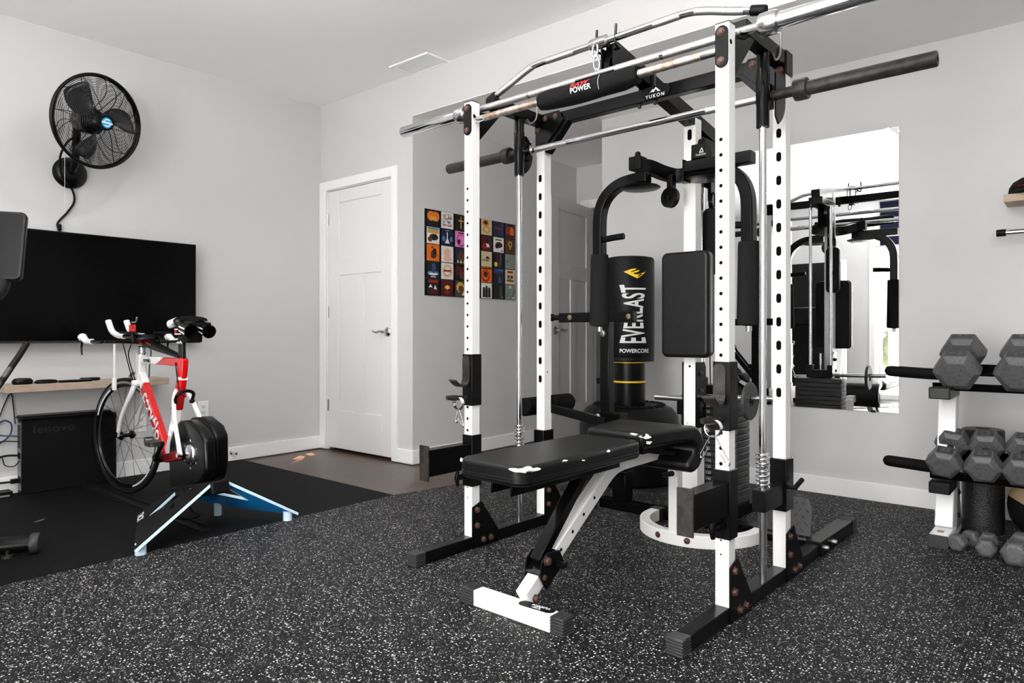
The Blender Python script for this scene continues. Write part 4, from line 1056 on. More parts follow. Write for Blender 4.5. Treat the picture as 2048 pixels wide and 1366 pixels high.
cset = [('computer_cable', 'thick black cable drooping from the back of the desktop computer', [(-4.71, 1.20, .22), (-4.715, 1.13, .225), (-4.735, 1.08, .20), (-4.74, 1.09, .12), (-4.73, 1.05, .06), (-4.72, 1.02, .01)], .006, 'black_matte'),
        ('network_cable', 'looped blue network cable behind the desktop computer', [(-4.71, 1.20, .33), (-4.72, 1.165, .335), (-4.735, 1.11, .345), (-4.74, 1.10, .395), (-4.735, 1.13, .425), (-4.73, 1.165, .40), (-4.73, 1.155, .335), (-4.74, 1.09, .285), (-4.74, 1.02, .265)], .0042, 'cable_blue'),
        ('power_cable', 'black power plug and cable low on the back of the desktop computer', [(-4.70, 1.198, .078), (-4.71, 1.15, .075), (-4.72, 1.08, .075), (-4.72, 1.02, .07)], .006, 'black_matte'),
        ('display_cable', 'thin black cable rising in a loop above the desktop computer', [(-4.73, 1.10, .41), (-4.745, 1.13, .50), (-4.748, 1.165, .575), (-4.745, 1.178, .50), (-4.735, 1.185, .40)], .003, 'black_matte'),
        ('usb_cable', 'thin wavy black cable left of the desktop computer', [(-4.71, 1.199, .30), (-4.73, 1.10, .305), (-4.745, 1.06, .25), (-4.74, 1.12, .215), (-4.735, 1.135, .17), (-4.72, 1.175, .16), (-4.705, 1.198, .19)], .003, 'black_matte')]
for nm, lbx, P_, r, m in cset:
    c = MB().tube(bez(P_, 7), r, 8)
    if nm == 'power_cable': c.box(-4.715, -4.688, 1.155, 1.198, .066, .09)
    tag(c.build(nm, m), lbx, 'cable', 'cables behind the desktop computer')
ps = MB().box(-4.75, -4.66, .90, 1.155, 0, .03); ps.mat(1).box(-4.659, -4.6585, .91, 1.14, .004, .014); tag(ps.build('power_strip', ['black_matte', 'grey_letters'], None, .003), 'black power strip on the floor left of the desktop computer', 'power strip')
def outlet(y, z, label):
    t = thing('wall_outlet', label, 'outlet', (-4.76, y, z), 0, 'outlets on the left wall')
    MB().box(.0003, .006, -.036, .036, -.058, .058).build('cover_plate', 'trim', t, .003)
    for s in (-1, 1):
        r = MB().rbox(.006, .008, -.017, .017, s*.020-.014, s*.020+.014, .008, 4, 'x'); r.mat(1).box(.008, .0084, -.009, -.006, s*.02-.004, s*.02+.006).box(.008, .0084, .006, .009, s*.02-.004, s*.02+.006).disc((.008, 0, s*.02-.009), (1, 0, 0), .003, 8, .0004)
        r.build('socket', ['trim', 'hole'], t)
outlet(2.29, .388, 'white wall outlet right of the bicycle, above the trainer')
outlet(1.875, .335, 'white wall outlet behind the bicycle front wheel')
ds = MB().lathe([(.012, 0), (.012, .006), (.005, .008), (.005, .06), (.009, .062), (.009, .078), (.001, .08)], (-4.745, 2.485, .062), (1, 0, 0), 12); tag(ds.build('door_stop', 'steel'), 'small metal door stop on the left baseboard', 'door stop')

# ------------------------------------------------------------------ time trial bicycle (x forward, y to its left)
bike = thing('bicycle', 'red and white racing bicycle without a rear wheel, clamped in the trainer', 'bicycle', (-3.31, 1.55, 0), R(176.7))
def aero(pts, w, h, mats='bike_white', name='tube', par=bike, bev=.008, up=(0, 1, 0)):
    return MB().sweep(pts, w, h, up).build(name, mats, par, bev, seg=3)
STEER = .23
fr = MB()
aero([(.715, 0, .812), (.738, 0, .640)], .062, .040, 'bike_white', 'head_tube')
# down tube, white near the head then red
dt0, dt1 = V((.715, 0, .690)), V((.335, 0, .292)); dd = (dt1 - dt0)
aero([dt0, dt0 + dd*.16], .064, .036, 'bike_white', 'head_joint'); dnt = aero([dt0 + dd*.14, dt1], .066, .038, 'red', 'down_tube')
xd = dd.normalized(); 
text('lettering', 'cerv\u00e9lo', .128, place(dt0 + dd*.52 + V((-.002, .0193, .002)), xd, V((-xd.z*-1 if False else xd.z, 0, -xd.x))), 'letters', dnt, .0034, sx=.80)
tt = aero([(.715, 0, .775), (.40, 0, .777)], .040, .034, 'bike_white', 'top_tube', up=(0, 1, 0))
text('lettering', 'cerv\u00e9lo', .036, place((.585, .0173, .776), (-1, 0, 0), (0, 0, 1)), 'black_matte', tt, .0008)
tr_ = MB().prism([(.47, .7575), (.36, .796), (.128, .797), (.128, .757)], 'y', -.0172, .0172); tr_.build('top_tube_rear', 'red', bike, .003)
aero(bez([(.135, 0, .80), (.150, 0, .72), (.178, 0, .62), (.205, 0, .545)], 5), .058, .034, 'red', 'seat_tube')
aero(bez([(.203, 0, .56), (.236, 0, .46), (.275, 0, .37), (.315, 0, .300)], 5), .052, .036, 'bike_white', 'seat_tube_base')
st_ = MB().box(.126, .178, -.0175, .0175, .690, .705); st_.build('stripe', 'bike_white', bike)
text('lettering', 'e', .085, place((.160, .0176, .655), (-.3, 0, -.95), (-.95, 0, .3)), 'letters', bike, .003)
for s in (-1, 1):
    o = aero(bez([(.195, s*.012, .635), (.150, s*.040, .600), (.085, s*.060, .50), (.03, s*.066, .41), (.0, s*.067, .345)], 5), .026, .016, 'bike_white', 'seat_stay', bev=.005)
    if s > 0: text('lettering', 'P2', .032, place((.135, .055, .545), (-.55, 0, -.83), (-.83, .1, .55)), 'black_matte', o, .001)
    o = aero(bez([(.33, s*.028, .290), (.24, s*.040, .296), (.12, s*.058, .320), (.0, s*.067, .345)], 5), .044, .016, 'dark_red', 'chainstay', bev=.005)
    MB().cyl((0, s*.060, .345), (0, s*.082, .345), .0125, 16).build('axle_nut', 'chrome', bike)
MB().cyl((.335, -.045, .287), (.335, .045, .287), .026, 22).build('bottom_bracket', 'black_satin', bike)
# fork and front wheel
wh = V((.96, 0, .332)); cs, sn_ = math.cos(STEER), math.sin(STEER)
wf = V((cs, sn_, 0)); wl = V((-sn_, cs, 0))
crown = V((.744, 0, .645))
for s in (-1, 1):
    P_ = bez([crown + wl*s*.022 + V((0, 0, .012)), crown + wl*s*.040 + V((.03, 0, -.06)), wh + wl*s*.050 + V((-.055, 0, .11)), wh + wl*s*.052], 5)
    aero(P_, lambda i: .040 - .0012*i, .016, 'bike_white', 'fork_blade', bev=.005)
MB().sweep([crown + wl*-.04, crown + wl*.04], .040, .034).build('fork_crown', 'bike_white', bike, .008)
WP = lambda r, a, y=0: wh + wf*(r*math.cos(a)) + V((0, 0, r*math.sin(a))) + wl*y
ty = MB().tube([WP(.3205, 2*pi*k/72) for k in range(72)], .0122, 12, True); wheel = ty.build('front_wheel', 'tyre', bike)
rm = MB()
rm.rings([[WP(r, 2*pi*k/72, y) for k in range(72)] for r, y in ((.312, -.0095), (.300, -.0100), (.286, -.008), (.281, 0), (.286, .008), (.300, .0100), (.312, .0095))], cap=False)
rm.build('rim', 'carbon', wheel)
for s in (-1, 1):
    bt_ = MB(); bt_.rings([[WP(r, 2*pi*k/72, y*s) for k in range(72)] for r, y in ((.3125, .0098), (.3125, .0106), (.300, .0110), (.300, .0100))], cap=False); bt_.build('brake_track', 'steel', wheel)
dc = MB()
for a0 in (215, 20, 120):
    P_ = [WP(.298, R(a0 + k*5), .0108) for k in range(9)] + [WP(.289, R(a0 + k*5), .0096) for k in range(8, -1, -1)]
    dc.rings([P_, [p + wl*.0008 for p in P_]])
dc.build('rim_decal', 'letters', wheel)
MB().lathe([(.006, -.058), (.012, -.05), (.024, -.034), (.024, -.028), (.011, -.02), (.011, .02), (.024, .028), (.024, .034), (.012, .05), (.006, .058)], wh, wl, 20).build('hub', 'carbon', wheel)
MB().tube([wh + wl*.06, wh + wl*.066 + V((-.02, 0, .02)), wh + wl*.066 + V((-.055, 0, .03))], [.008, .006, .006], 8).build('quick_release', 'chrome', wheel)
for k in range(20):
    a = 2*pi*k/20; s = 1 if k % 2 else -1; off = (.9 if (k//2) % 2 else -.9)
    MB().tube([WP(.021, a + off, s*.030), WP(.284, a, 0)], .0011, 5).build('spoke', 'carbon', wheel)
# headset, stem and bars
MB().lathe([(.001, .80), (.020, .80), (.024, .812), (.020, .83), (.022, .845), (.017, .852), (.019, .868), (.001, .87)], (.705, 0, 0), (0, 0, 1), 18).build('headset', 'steel', bike)
MB().prism([(.80, .880), (.715, .893), (.58, .884), (.42, .852), (.20, .812), (.128, .796), (.20, .803), (.42, .824), (.60, .846), (.70, .862)], 'y', -.024, .024).build('stem_fairing', 'carbon', bike, .006)
for s in (-1, 1):
    for P_ in ([(.775, .881), (.66, .876), (.62, .862), (.70, .866)], [(.60, .878), (.53, .868), (.50, .856), (.57, .866)]): MB().prism(P_, 'y', s*.0245 - .0005, s*.0245 + .0005).build('flame_print', 'red', bike)
BR = lambda x, y, z: V((.715, 0, 0)) + Matrix.Rotation(STEER*.6, 3, 'Z') @ V((x - .715, y, z))
bb_ = MB().sweep(bez([BR(.665, .225, .876), BR(.67, .14, .874), BR(.70, .05, .870), BR(.705, 0, .870), BR(.70, -.05, .870), BR(.67, -.14, .874), BR(.665, -.225, .876)], 5), .034, .014); bb_.build('base_bar', 'carbon', bike, .004)
for s in (-1, 1):
    MB().tube(bez([BR(.66, s*.232, .876), BR(.72, s*.235, .876), BR(.80, s*.235, .878)], 4), .010, 10).build('bar_horn', 'carbon', bike)
    MB().tube(bez([BR(.76, s*.235, .877), BR(.82, s*.235, .878), BR(.85, s*.235, .892), BR(.875, s*.235, .900), BR(.885, s*.235, .885)], 4), [.015]*5 + [.017]*5 + [.021]*5 + [.014]*2, 12).build('bar_grip', 'bike_white', bike)
    MB().tube(bez([BR(.875, s*.235, .875), BR(.885, s*.235, .845), BR(.872, s*.238, .805)], 4), [.006]*4 + [.005]*5, 8).build('brake_lever', 'black_satin', bike)
    e = MB().tube(bez([BR(.62, s*.055, .905), BR(.78, s*.052, .905), BR(.88, s*.050, .910), BR(.95, s*.050, .935), BR(.99, s*.050, .985)], 5), .0125, 10); ext = e.build('aero_extension', 'carbon', bike)
    MB().tube(bez([BR(.80, s*.051, .905), BR(.88, s*.050, .910), BR(.945, s*.050, .932), BR(.985, s*.050, .978), BR(.993, s*.050, .992)], 5), .0165, 10).build('wrapped_grip', 'bike_white', ext)
    MB().rbox(.60, .70, s*.085-.04, s*.085+.04, .918, .930, .03, 5).build('elbow_pad', 'black_matte', bike, .004)
    MB().cyl(BR(.65, s*.075, .872), BR(.65, s*.080, .92), .010, 10).build('pad_post', 'carbon', bike)
cg = MB()
for k in range(5): cg.tube([(.735 + .018*k, .030 + .001*k, .915), (.735 + .018*((k+2) % 5), .032, .965)], .0042, 6)
cg.tube([(.73, .03, .915), (.81, .03, .915), (.81, .03, .965), (.73, .03, .965)], .005, 8, True).build('bottle_cage', 'red', bike)
MB().tube([(.805, .02, .985), (.735, .02, .985), (.728, .02, .995), (.728, .02, 1.01)], .005, 8).build('computer_mount', 'steel', bike)
g = MB().rbox(.884, .902, .078, .088, .62, .86, .004, 3, 'z'); g.build('cable_guard', 'bike_white', bike)
MB().box(.880, .906, .074, .094, .60, .672).build('brake_shoe_guard', 'bike_white', bike, .004)
fb = MB().tube(bez([crown + V((.03, .045, .02)), crown + V((.05, .02, .05)), crown + V((.05, -.02, .05)), crown + V((.03, -.045, .01))], 5), .009, 8); fb.build('front_brake', 'steel', bike)
rb_ = MB().tube(bez([(.135, .042, .585), (.105, .036, .625), (.10, 0, .638), (.105, -.036, .625), (.135, -.042, .585)], 6), .009, 8).box(.118, .152, .034, .050, .572, .592).box(.118, .152, -.050, -.034, .572, .592); rb_.build('rear_brake', 'black_satin', bike, .003)
cb = MB()
cb.tube(bez([BR(.72, .05, .87), (.80, .04, .80), (.76, .03, .70), (.742, .022, .66)], 6), .003, 6).tube(bez([BR(.74, -.05, .87), (.66, -.03, .82), (.655, -.02, .74), (.66, -.02, .68)], 6), .003, 6).tube(bez([BR(.86, .05, .92), (.84, .05, .84), (.79, .04, .73), (.76, .03, .66)], 6), .003, 6)
cb.tube(bez([(.18, .02, .775), (.155, .022, .70), (.13, .02, .63), (.08, .01, .61)], 6), .003, 6); cb.build('brake_cable', 'black_matte', bike)
# saddle, post, carriers
aero([(.150, 0, .79), (.158, 0, .965)], .052, .022, 'carbon', 'seat_post', bev=.008)
text('lettering', 'cerv\u00e9lo', .022, place((.155, .0115, .875), (-1, 0, 0), (0, 0, 1)), 'letters', bike, .0006)
sd_ = MB(); rs = []
for j in range(15):
    t_ = j/14; x = .300 - .285*t_; hw = .018 + .052*max(0, (t_-.35)/.65)**1.3; zt = .985 + .010*math.sin(t_*pi*.9) + .012*t_
    rs.append([(x, hw*math.cos(a), zt - .014 + .018*math.sin(a)*(1 if math.sin(a) > 0 else 1.3)) for a in [2*pi*q/14 for q in range(14)]])
sd_.rings(rs); sdl = sd_.build('saddle', 'carbon', bike, smooth=60)
nz = MB(); nz.rings([[(p[0] + .001, p[1]*1.05, .985 - .006 + (p[2] - .979)*1.06) for p in r] for r in rs[:5]]); nz.build('saddle_nose', 'bike_white', sdl, smooth=60)
MB().tube([(.23, .018, .965), (.10, .018, .955), (.02, .02, .972)], .0035, 6).tube([(.23, -.018, .965), (.10, -.018, .955), (.02, -.02, .972)], .0035, 6).build('saddle_rail', 'steel', sdl)
bgm = MB().rbox(.065, .165, -.036, .036, .905, .962, .02, 4, 'y').rbox(.0, .07, -.040, .040, .875, .965, .015, 4, 'y'); sbag = bgm.build('saddle_bag', 'fabric', bike, .008)
MB().box(.07, .15, .0355, .0370, .938, .943).box(.07, .15, .0355, .0370, .915, .920).build('reflective_stripe', 'letters', sbag)
MB().box(.125, .150, .0355, .0368, .922, .936).build('red_stripe', 'red', sbag)
for s in (-1, 1):
    c = V((.018, s*.042, .948)); axb = V((-.88, 0, -.20)).normalized()
    k = MB().lathe([(.020, 0), (.030, .004), (.031, .05), (.028, .065), (.033, .088), (.030, .088), (.025, .065), (.027, .01), (.001, .008)], c, axb, 18)
    k.bar(c + V((0, 0, .034)), c + axb*.085 + V((0, 0, .036)), .02, .012)
    kg = k.build('bottle_holder', 'carbon', bike)
    MB().bar(c + axb*.02 + V((0, .0315, .010)), c + axb*.082 + V((0, .0315, .012)), .003, .006).build('white_print', 'letters', kg)
    MB().bar(c + axb*.02 + V((0, .0305, -.010)), c + axb*.08 + V((0, .0305, -.012)), .003, .004).build('white_print', 'letters', kg)
MB().box(-.03, .02, -.05, .05, .955, .97).build('holder_bracket', 'carbon', bike, .003)
# drivetrain
MB().bar((.335, .062, .287), (.168, .082, .386), .022, .013, (0, 1, 0)).cyl((.335, .04, .287), (.335, .072, .287), .018, 16).build('crank_arm', 'carbon', bike, .004)
MB().bar((.335, -.062, .287), (.502, -.082, .188), .022, .013, (0, 1, 0)).build('crank_arm', 'carbon', bike, .004)
def pedal(c):
    p = MB().rbox(c[0]-.045, c[0]+.042, c[1]-.032, c[1]+.032, c[2]-.012, c[2]+.012, .02, 4)
    p.tube([(c[0]+.042, c[1]-.024, c[2]), (c[0]+.062, c[1]-.018, c[2]+.022), (c[0]+.062, c[1]+.018, c[2]+.022), (c[0]+.042, c[1]+.024, c[2])], .005, 8)
    return p.cyl((c[0], c[1]-.045, c[2]), (c[0], c[1]-.03, c[2]), .007, 10).build('pedal', 'black_worn', bike, .003)
pedal((.168, .128, .388)); pedal((.502, -.128, .186))
MB().lathe([(.03, -.046), (.098, -.046), (.101, -.044), (.098, -.040), (.03, -.040)], (.335, 0, .287), (0, 1, 0), 44).build('chainring', 'black_worn', bike)
ch = [(.335 + .099*math.sin(R(a)), -.043, .287 + .099*math.cos(R(a))) for a in range(0, 181, 15)] + [(.0, -.048, .302)] + [(-.043*math.cos(R(a)), -.048, .345 - .043*math.sin(R(a)) + 0) for a in range(90, -91, -30)][1:]
MB().tube(ch + [(.335, -.043, .386)], .004, 6, True).build('chain', 'dull', bike)
MB().box(.225, .255, -.055, -.02, .375, .43).box(.215, .265, -.05, -.036, .34, .39).build('front_derailleur', 'black_satin', bike, .004)
MB().tube([(-.005, -.075, .32), (-.01, -.07, .27), (.03, -.055, .235), (.05, -.055, .20)], [.012, .014, .010, .018], 8).build('rear_derailleur', 'black_satin', bike)

# ------------------------------------------------------------------ direct drive trainer
TX, TY = -3.27, 1.545
tr = thing('bike_trainer', 'black and blue direct drive bike trainer with folding wings on the mat', 'bike trainer', (TX, TY, 0))
PL = [(-3.435, .115), (-3.462, .30), (-3.448, .385), (-3.405, .458), (-3.335, .503), (-3.235, .512), (-3.13, .478), (-3.068, .432), (-3.052, .30), (-3.068, .262), (-3.115, .222), (-3.28, .15)]
def tslab(y0, y1, k, m, name, bev, dx, xmax):
    c = (-3.27, .325); P_ = [(min(c[0] + (x - c[0])*k + dx, xmax + max(0, .30 - z)*-.28 - max(0, z - .42)*.22) - TX, c[1] + (z - c[1])*k) for x, z in PL]
    return MB().prism(P_, 'y', y0 - TY, y1 - TY).build(name, m, tr, bev, seg=2)
tslab(1.590, 1.660, 1.0, 'black_satin', 'flywheel_housing', .014, -.10, -3.185)
tslab(1.568, 1.592, .93, 'black_matte', 'housing_core', .003, -.085, -3.19)
hs = tslab(1.515, 1.570, .965, 'black_satin', 'side_housing', .014, -.065, -3.115)
AX = V((-3.272 - TX, 1.515 - TY, .347))
MB().lathe([(.001, 0), (.050, 0), (.050, .006), (.044, .014), (.03, .018), (.001, .018)], AX, (0, -1, 0), 30).build('axle_flange', 'steel', tr)
for k in range(6):
    a = 2*pi*k/6 + .5; MB().lathe([(.007, 0), (.007, .003), (.001, .0032)], AX + V((.066*math.cos(a), -.0002, .066*math.sin(a))), (0, -1, 0), 10).build('housing_screw', 'steel', hs)
def wing(AL, AR, BL, BR_, side, txt):
    AL, AR, BL, BR_ = [V(p) - V((TX, TY, 0)) for p in (AL, AR, BL, BR_)]
    Q = lambda u, v: AL.lerp(AR, v).lerp(BL.lerp(BR_, v), u)
    nrm = (AR - AL).cross(BL - AL).normalized()
    if nrm.z < 0: nrm = -nrm
    t = MB()
    if side > 0: h0, h1, h2 = (.05, .10), (.05, .62), (.88, .36)
    else: h0, h1, h2 = (.06, .25), (.06, .86), (.55, .74)
    polys = ([(0,0), h0, h2, (1, h2[1]), (1,0)], [(0,h1[1]), (0,1), (1,1), (1,h2[1]), h2, h1], [(0,0), (0,h1[1]), h1, h0])
    for P_ in polys:
        P3 = [Q(u, v) for u, v in P_]; t.rings([P3, [p + nrm*.009 for p in P3]])
    wg = t.build('wing', 'black_matte', tr, .001, smooth=20)
    t = MB()
    for P_ in polys:
        P3 = [Q(u, v) - nrm*.0005 for u, v in P_]; t.rings([[p - nrm*.007 for p in P3], P3])
    t.build('wing_underside', 'blue', wg, smooth=20)
    for (u0, v0), (u1, v1) in (((0, 1), (1, 1)), (h0, h2), (h1, h2), (h0, h1)):
        MB().bar(Q(u0, v0) + nrm*-.003, Q(u1, v1) + nrm*-.003, .005 if v0 == 1 else .003, .013, nrm).build('edge_strip', 'pale_blue', wg, .001)
    for q, rr_ in ((Q(.93, .93), .022), (Q(.90, .10), .018)): MB().cyl((q.x, q.y, 0), (q.x, q.y, q.z), rr_, 18).build('rubber_foot', 'pale_blue', wg)
    if txt:
        yd = (Q(.5, 0) - Q(.9, 0)).normalized(); xd_ = (Q(.95, .4) - Q(.95, 0)).normalized()
        text('lettering', 'TACX', .042, place(Q(.945, .20) + nrm*.0095, xd_, nrm.cross(xd_)), 'letters', wg, .0008)
wing((-3.46, 1.53, .150), (-3.06, 1.505, .236), (-3.50, 1.375, .055), (-3.002, 1.160, .030), 1, True)
wing((-3.46, 1.56, .150), (-3.06, 1.585, .236), (-3.43, 1.70, .055), (-3.010, 1.925, .030), -1, False)
MB().bar((-3.46 - TX, 1.545 - TY, .135), (-3.04 - TX, 1.545 - TY, .222), .085, .06).build('spine', 'black_matte', tr, .008)
MB().tube(bez([(-3.19 - TX, 1.48 - TY, .235), (-3.16 - TX, 1.42 - TY, .225), (-3.10 - TX, 1.40 - TY, .20), (-3.09 - TX, 1.44 - TY, .12), (-3.15 - TX, 1.50 - TY, .08), (-3.22 - TX, 1.46 - TY, .06), (-3.20 - TX, 1.38 - TY, .10), (-3.12 - TX, 1.37 - TY, .17)], 8), .0035, 8).tube(bez([(-3.30 - TX, 1.47 - TY, .20), (-3.30 - TX, 1.42 - TY, .19), (-3.22 - TX, 1.40 - TY, .21), (-3.16 - TX, 1.41 - TY, .225)], 6), .0025, 6).build('power_cord', 'black_matte', tr)
rp = MB().box(-4.66, -3.15, 1.490, 1.575, 0, .004).box(-4.66, -3.15, 1.497, 1.503, .004, .013).box(-4.66, -3.15, 1.560, 1.566, .004, .013)
tag(rp.build('cable_ramp', 'rubber', None, .001), 'long black rubber strip on the mat beneath the bicycle', 'cable cover')

# ------------------------------------------------------------------ exercise bike, mostly beyond the left edge
eb = thing('exercise_bike', 'black exercise bike with a large screen, cut off by the left edge', 'exercise bike', (-3.42, .66, 0), R(-29))
sb_ = MB().cyl((-.104, -.27, .042), (-.104, .222, .042), .034, 20).build('front_stabiliser', 'black_satin', eb)
for y in (-.30, .222): MB().lathe([(.01, 0), (.040, .002), (.042, .008), (.042, .026), (.036, .034), (.01, .035)], (-.104, y, .043), (0, 1, 0), 22).build('transport_wheel', 'rubber_cap', sb_)
for y in (-.2, .15): MB().cyl((-.07, y, 0), (-.07, y, .012), .02, 14).cyl((-.07, y, .012), (-.07, y, .03), .006, 8).build('levelling_foot', 'black_worn', sb_)
MB().cyl((1.02, -.20, .042), (1.02, .20, .042), .034, 20).build('rear_stabiliser', 'black_satin', eb)
MB().sweep([(-.10, 0, .05), (.22, 0, .20), (.56, 0, .30), (.88, 0, .20), (1.02, 0, .05)], .05, .09, (0, 0, 1)).build('frame', 'black_satin', eb, .008)
MB().lathe([(.02, -.03), (.235, -.03), (.24, 0), (.235, .03), (.02, .03)], (.12, 0, .34), (0, 1, 0), 40).build('flywheel', 'black_worn', eb)
MB().sweep([(.56, 0, .28), (.24, 0, .70), (.13, 0, .98)], .05, .08, (0, 0, 1)).build('head_post', 'black_satin', eb, .008)
MB().sweep([(.56, 0, .30), (.70, 0, .60), (.76, 0, .78)], .05, .08, (1, 0, 0)).build('seat_post', 'black_satin', eb, .008)
MB().rbox(.64, .90, -.08, .08, .78, .835, .07, 6).build('saddle', 'black_matte', eb, .015)
for s in (-1, 1): MB().tube(bez([(.40, s*.04, .50), (.25, s*.17, .67), (.14, s*.232, .81), (.085, s*.258, .882)], 6), .0115, 12).build('handlebar', 'black_matte', eb)
MB().tube(bez([(.13, 0, .97), (.06, .08, 1.03), (-.01, .14, 1.085), (-.06, .14, 1.16), (-.085, .10, 1.24)], 5), .024, 12).build('screen_arm', 'black_matte', eb)
sc = MB().rbox(-.015, .015, -.272, .272, -.150, .150, .022, 6, 'x'); so_ = sc.build('monitor', 'black_satin', eb, .006, seg=3); so_.location = (-.080, -.062, 1.280); so_.rotation_euler = (0, R(-16), 0)
MB().rbox(.0152, .0158, -.260, .260, -.140, .140, .016, 6, 'x').build('monitor_glass', 'screen', so_)
MB().cyl((.50, -.12, .28), (.50, .12, .28), .03, 16).bar((.50, .12, .28), (.63, .13, .18), .03, .015, (0, 1, 0)).bar((.50, -.12, .28), (.37, -.13, .38), .03, .015, (0, 1, 0)).build('crank', 'black_worn', eb)
# ------------------------------------------------------------------ dumbbell rack on the right
dr = thing('dumbbell_rack', 'white and black dumbbell rack against the right part of the mirror wall', 'dumbbell rack', (-.515, 3.45, 0))
DX = 1.26
for k, x in enumerate((0, DX)):
    f = MB().rbox(x-.036, x+.036, -.01, .60, 0, .055, .004, 2, 'y'); ft = f.build('foot', 'white_rack', dr, .004)
    MB().box(x-.037, x+.037, -.016, -.008, -.0, .056).build('foot_cap', 'rubber_cap', ft, .003)
    if k == 0: MB().rbox(x-.014, x+.012, .045, .085, .055, .0562, .006, 4, 'z').build('foot_label', 'tan', ft)
    MB().sweep([(x, .165, .05), (x, .18, .09), (x, .235, .40), (x, .292, .70), (x, .31, .80)], .070, .080, (0, -1, .2)).build('upright', 'white_rack', dr, .004)
    gs = MB().prism([(.20, .04), (.36, .04), (.30, .16), (.285, .33), (.235, .33)], 'x', x+.036, x+.041); gso = gs.build('gusset', 'grey_letters', dr)
    bb = BB()
    for y, z in ((.235, .10), (.26, .20), (.275, .28)): bolt(bb, (x+.041, y, z), (1, 0, 0), .010, .008)
    bb.build('bolt', 'black_matte', gso)
    for z0 in (.226, .636):
        b = MB().box(x-.040, x+.040, .02, .30, z0, z0+.050); bo = b.build('shelf_bracket', 'black_rough', dr, .004)
        MB().box(x-.031, x+.031, .017, .021, z0+.008, z0+.042).build('bracket_cap', 'black_satin', bo)
TL = R(22); T1 = V((0, math.cos(TL), math.sin(TL))); T2 = V((0, -math.sin(TL), math.cos(TL)))
for lv, cy_, cz_, drop in ((1, .220, .797, .092), (0, .160, .392, .072)):
    for oy in (-.078, .078):
        c0 = V((-.045, cy_, cz_)) + T1*oy - T2*drop; c1 = c0 + V((DX+.09, 0, 0))
        b = MB().sweep([c0, c1], .050, .012, T2); sr = b.build('shelf_rail', 'black', dr, .002)
        sg = -1 if oy < 0 else 1
        b = MB().sweep([c0 + T1*.027*sg + T2*.012, c1 + T1*.027*sg + T2*.012], .005, .036, T2); b.build('shelf_lip', 'black', sr, .001)
for z0, y in ((.745, .165), (.330, .13)):
    pg = MB().tube([(-.02, y, z0-.008), (-.07, y, z0-.007), (-.20, y, z0-.001), (-.222, y, z0), (-.234, y, z0), (-.241, y, z0)], [.0255, .0255, .0255, .0245, .019, .006], 22); pg.build('storage_peg', 'foam_dark', dr)

def dumbbell(wd, L_, name='dumbbell', num=None, m='iron'):
    """axis along y, front head at -y, origin on the axis between the heads"""
    t = thing(name, '', 'dumbbell')
    R_ = wd / 2 / math.cos(pi/6)
    hx = lambda r, y: [(r*math.cos(pi/3*j), y, r*math.sin(pi/3*j)) for j in range(6)]
    hl = L_ * .34; ch = wd * .14
    for s in (-1, 1):
        y0, y1 = s*L_/2, s*(L_/2 - hl)
        h = MB(); h.rings([hx(R_ - ch*1.35, y0), hx(R_, y0 - s*ch), hx(R_, y1 + s*ch*.9), hx(R_ - ch*1.25, y1)])
        hd = h.build('head', m, t, .004, smooth=20)
        if num:
            zt = R_*math.sin(pi/3) + .0006
            pl = MB().box(-R_*.44, R_*.44, min(y0-s*ch*1.3, y1+s*ch*1.3), max(y0-s*ch*1.3, y1+s*ch*1.3), zt-.001, zt); pl.build('number_plate', 'iron_dark', hd)
            text('number', num, R_*.52, place((0, (y0+y1)/2, zt + .0002), (1, 0, 0), (0, 1, 0)), 'iron', hd, .001, sx=1.1)
    MB().lathe([(wd*.13, -L_/2 + hl*.9), (wd*.115, -L_*.12), (wd*.13, 0), (wd*.115, L_*.12), (wd*.13, L_/2 - hl*.9)], (0, 0, 0), (0, 1, 0), 18).build('handle', 'iron_dark', t)
    return t
def setdb(t, loc, tilt, roll, yaw, label, group):
    t.location = loc; t.rotation_mode = 'XYZ'; t.rotation_euler = Matrix.Rotation(yaw, 3, 'Z').to_4x4().to_euler()
    m_ = Matrix.Rotation(yaw, 3, 'Z') @ Matrix.Rotation(tilt, 3, 'X') @ Matrix.Rotation(roll, 3, 'Y'); t.rotation_euler = m_.to_euler()
    t['label'] = label; t['group'] = group
big = dumbbell(.160, .30, num='45')
DB0 = V((-.515, 3.45, 0))
def on_shelf(x, z0, wd): return DB0 + (V((x, .220, .797)) if z0 > .5 else V((x, .160, .392)))
def place_db(proto, first, x, z0, wd, label, group, roll=0, yaw=0):
    t = proto if first else dup(proto, (0, 0, 0)); setdb(t, on_shelf(x, z0, wd), TL, roll, yaw, label, group); return t
place_db(big, True, .052, .692, .160, 'large grey hex dumbbell on the top shelf, left of the two', 'large dumbbells on the top shelf')
place_db(big, False, .278, .692, .160, 'large grey hex dumbbell at the right edge of the top shelf', 'large dumbbells on the top shelf', yaw=R(-2))
mid = dumbbell(.122, .275, num='25')
place_db(mid, True, .016, .290, .122, 'chipped grey hex dumbbell at the left end of the lower shelf', 'dumbbells on the lower shelf', R(8), R(-3))
place_db(mid, False, .151, .290, .122, 'chipped grey hex dumbbell in the middle of the lower shelf', 'dumbbells on the lower shelf', R(-2), R(2))
place_db(mid, False, .285, .290, .122, 'chipped grey hex dumbbell at the right edge of the lower shelf', 'dumbbells on the lower shelf', R(2), 0)
sm = dumbbell(.066, .165, m='iron')
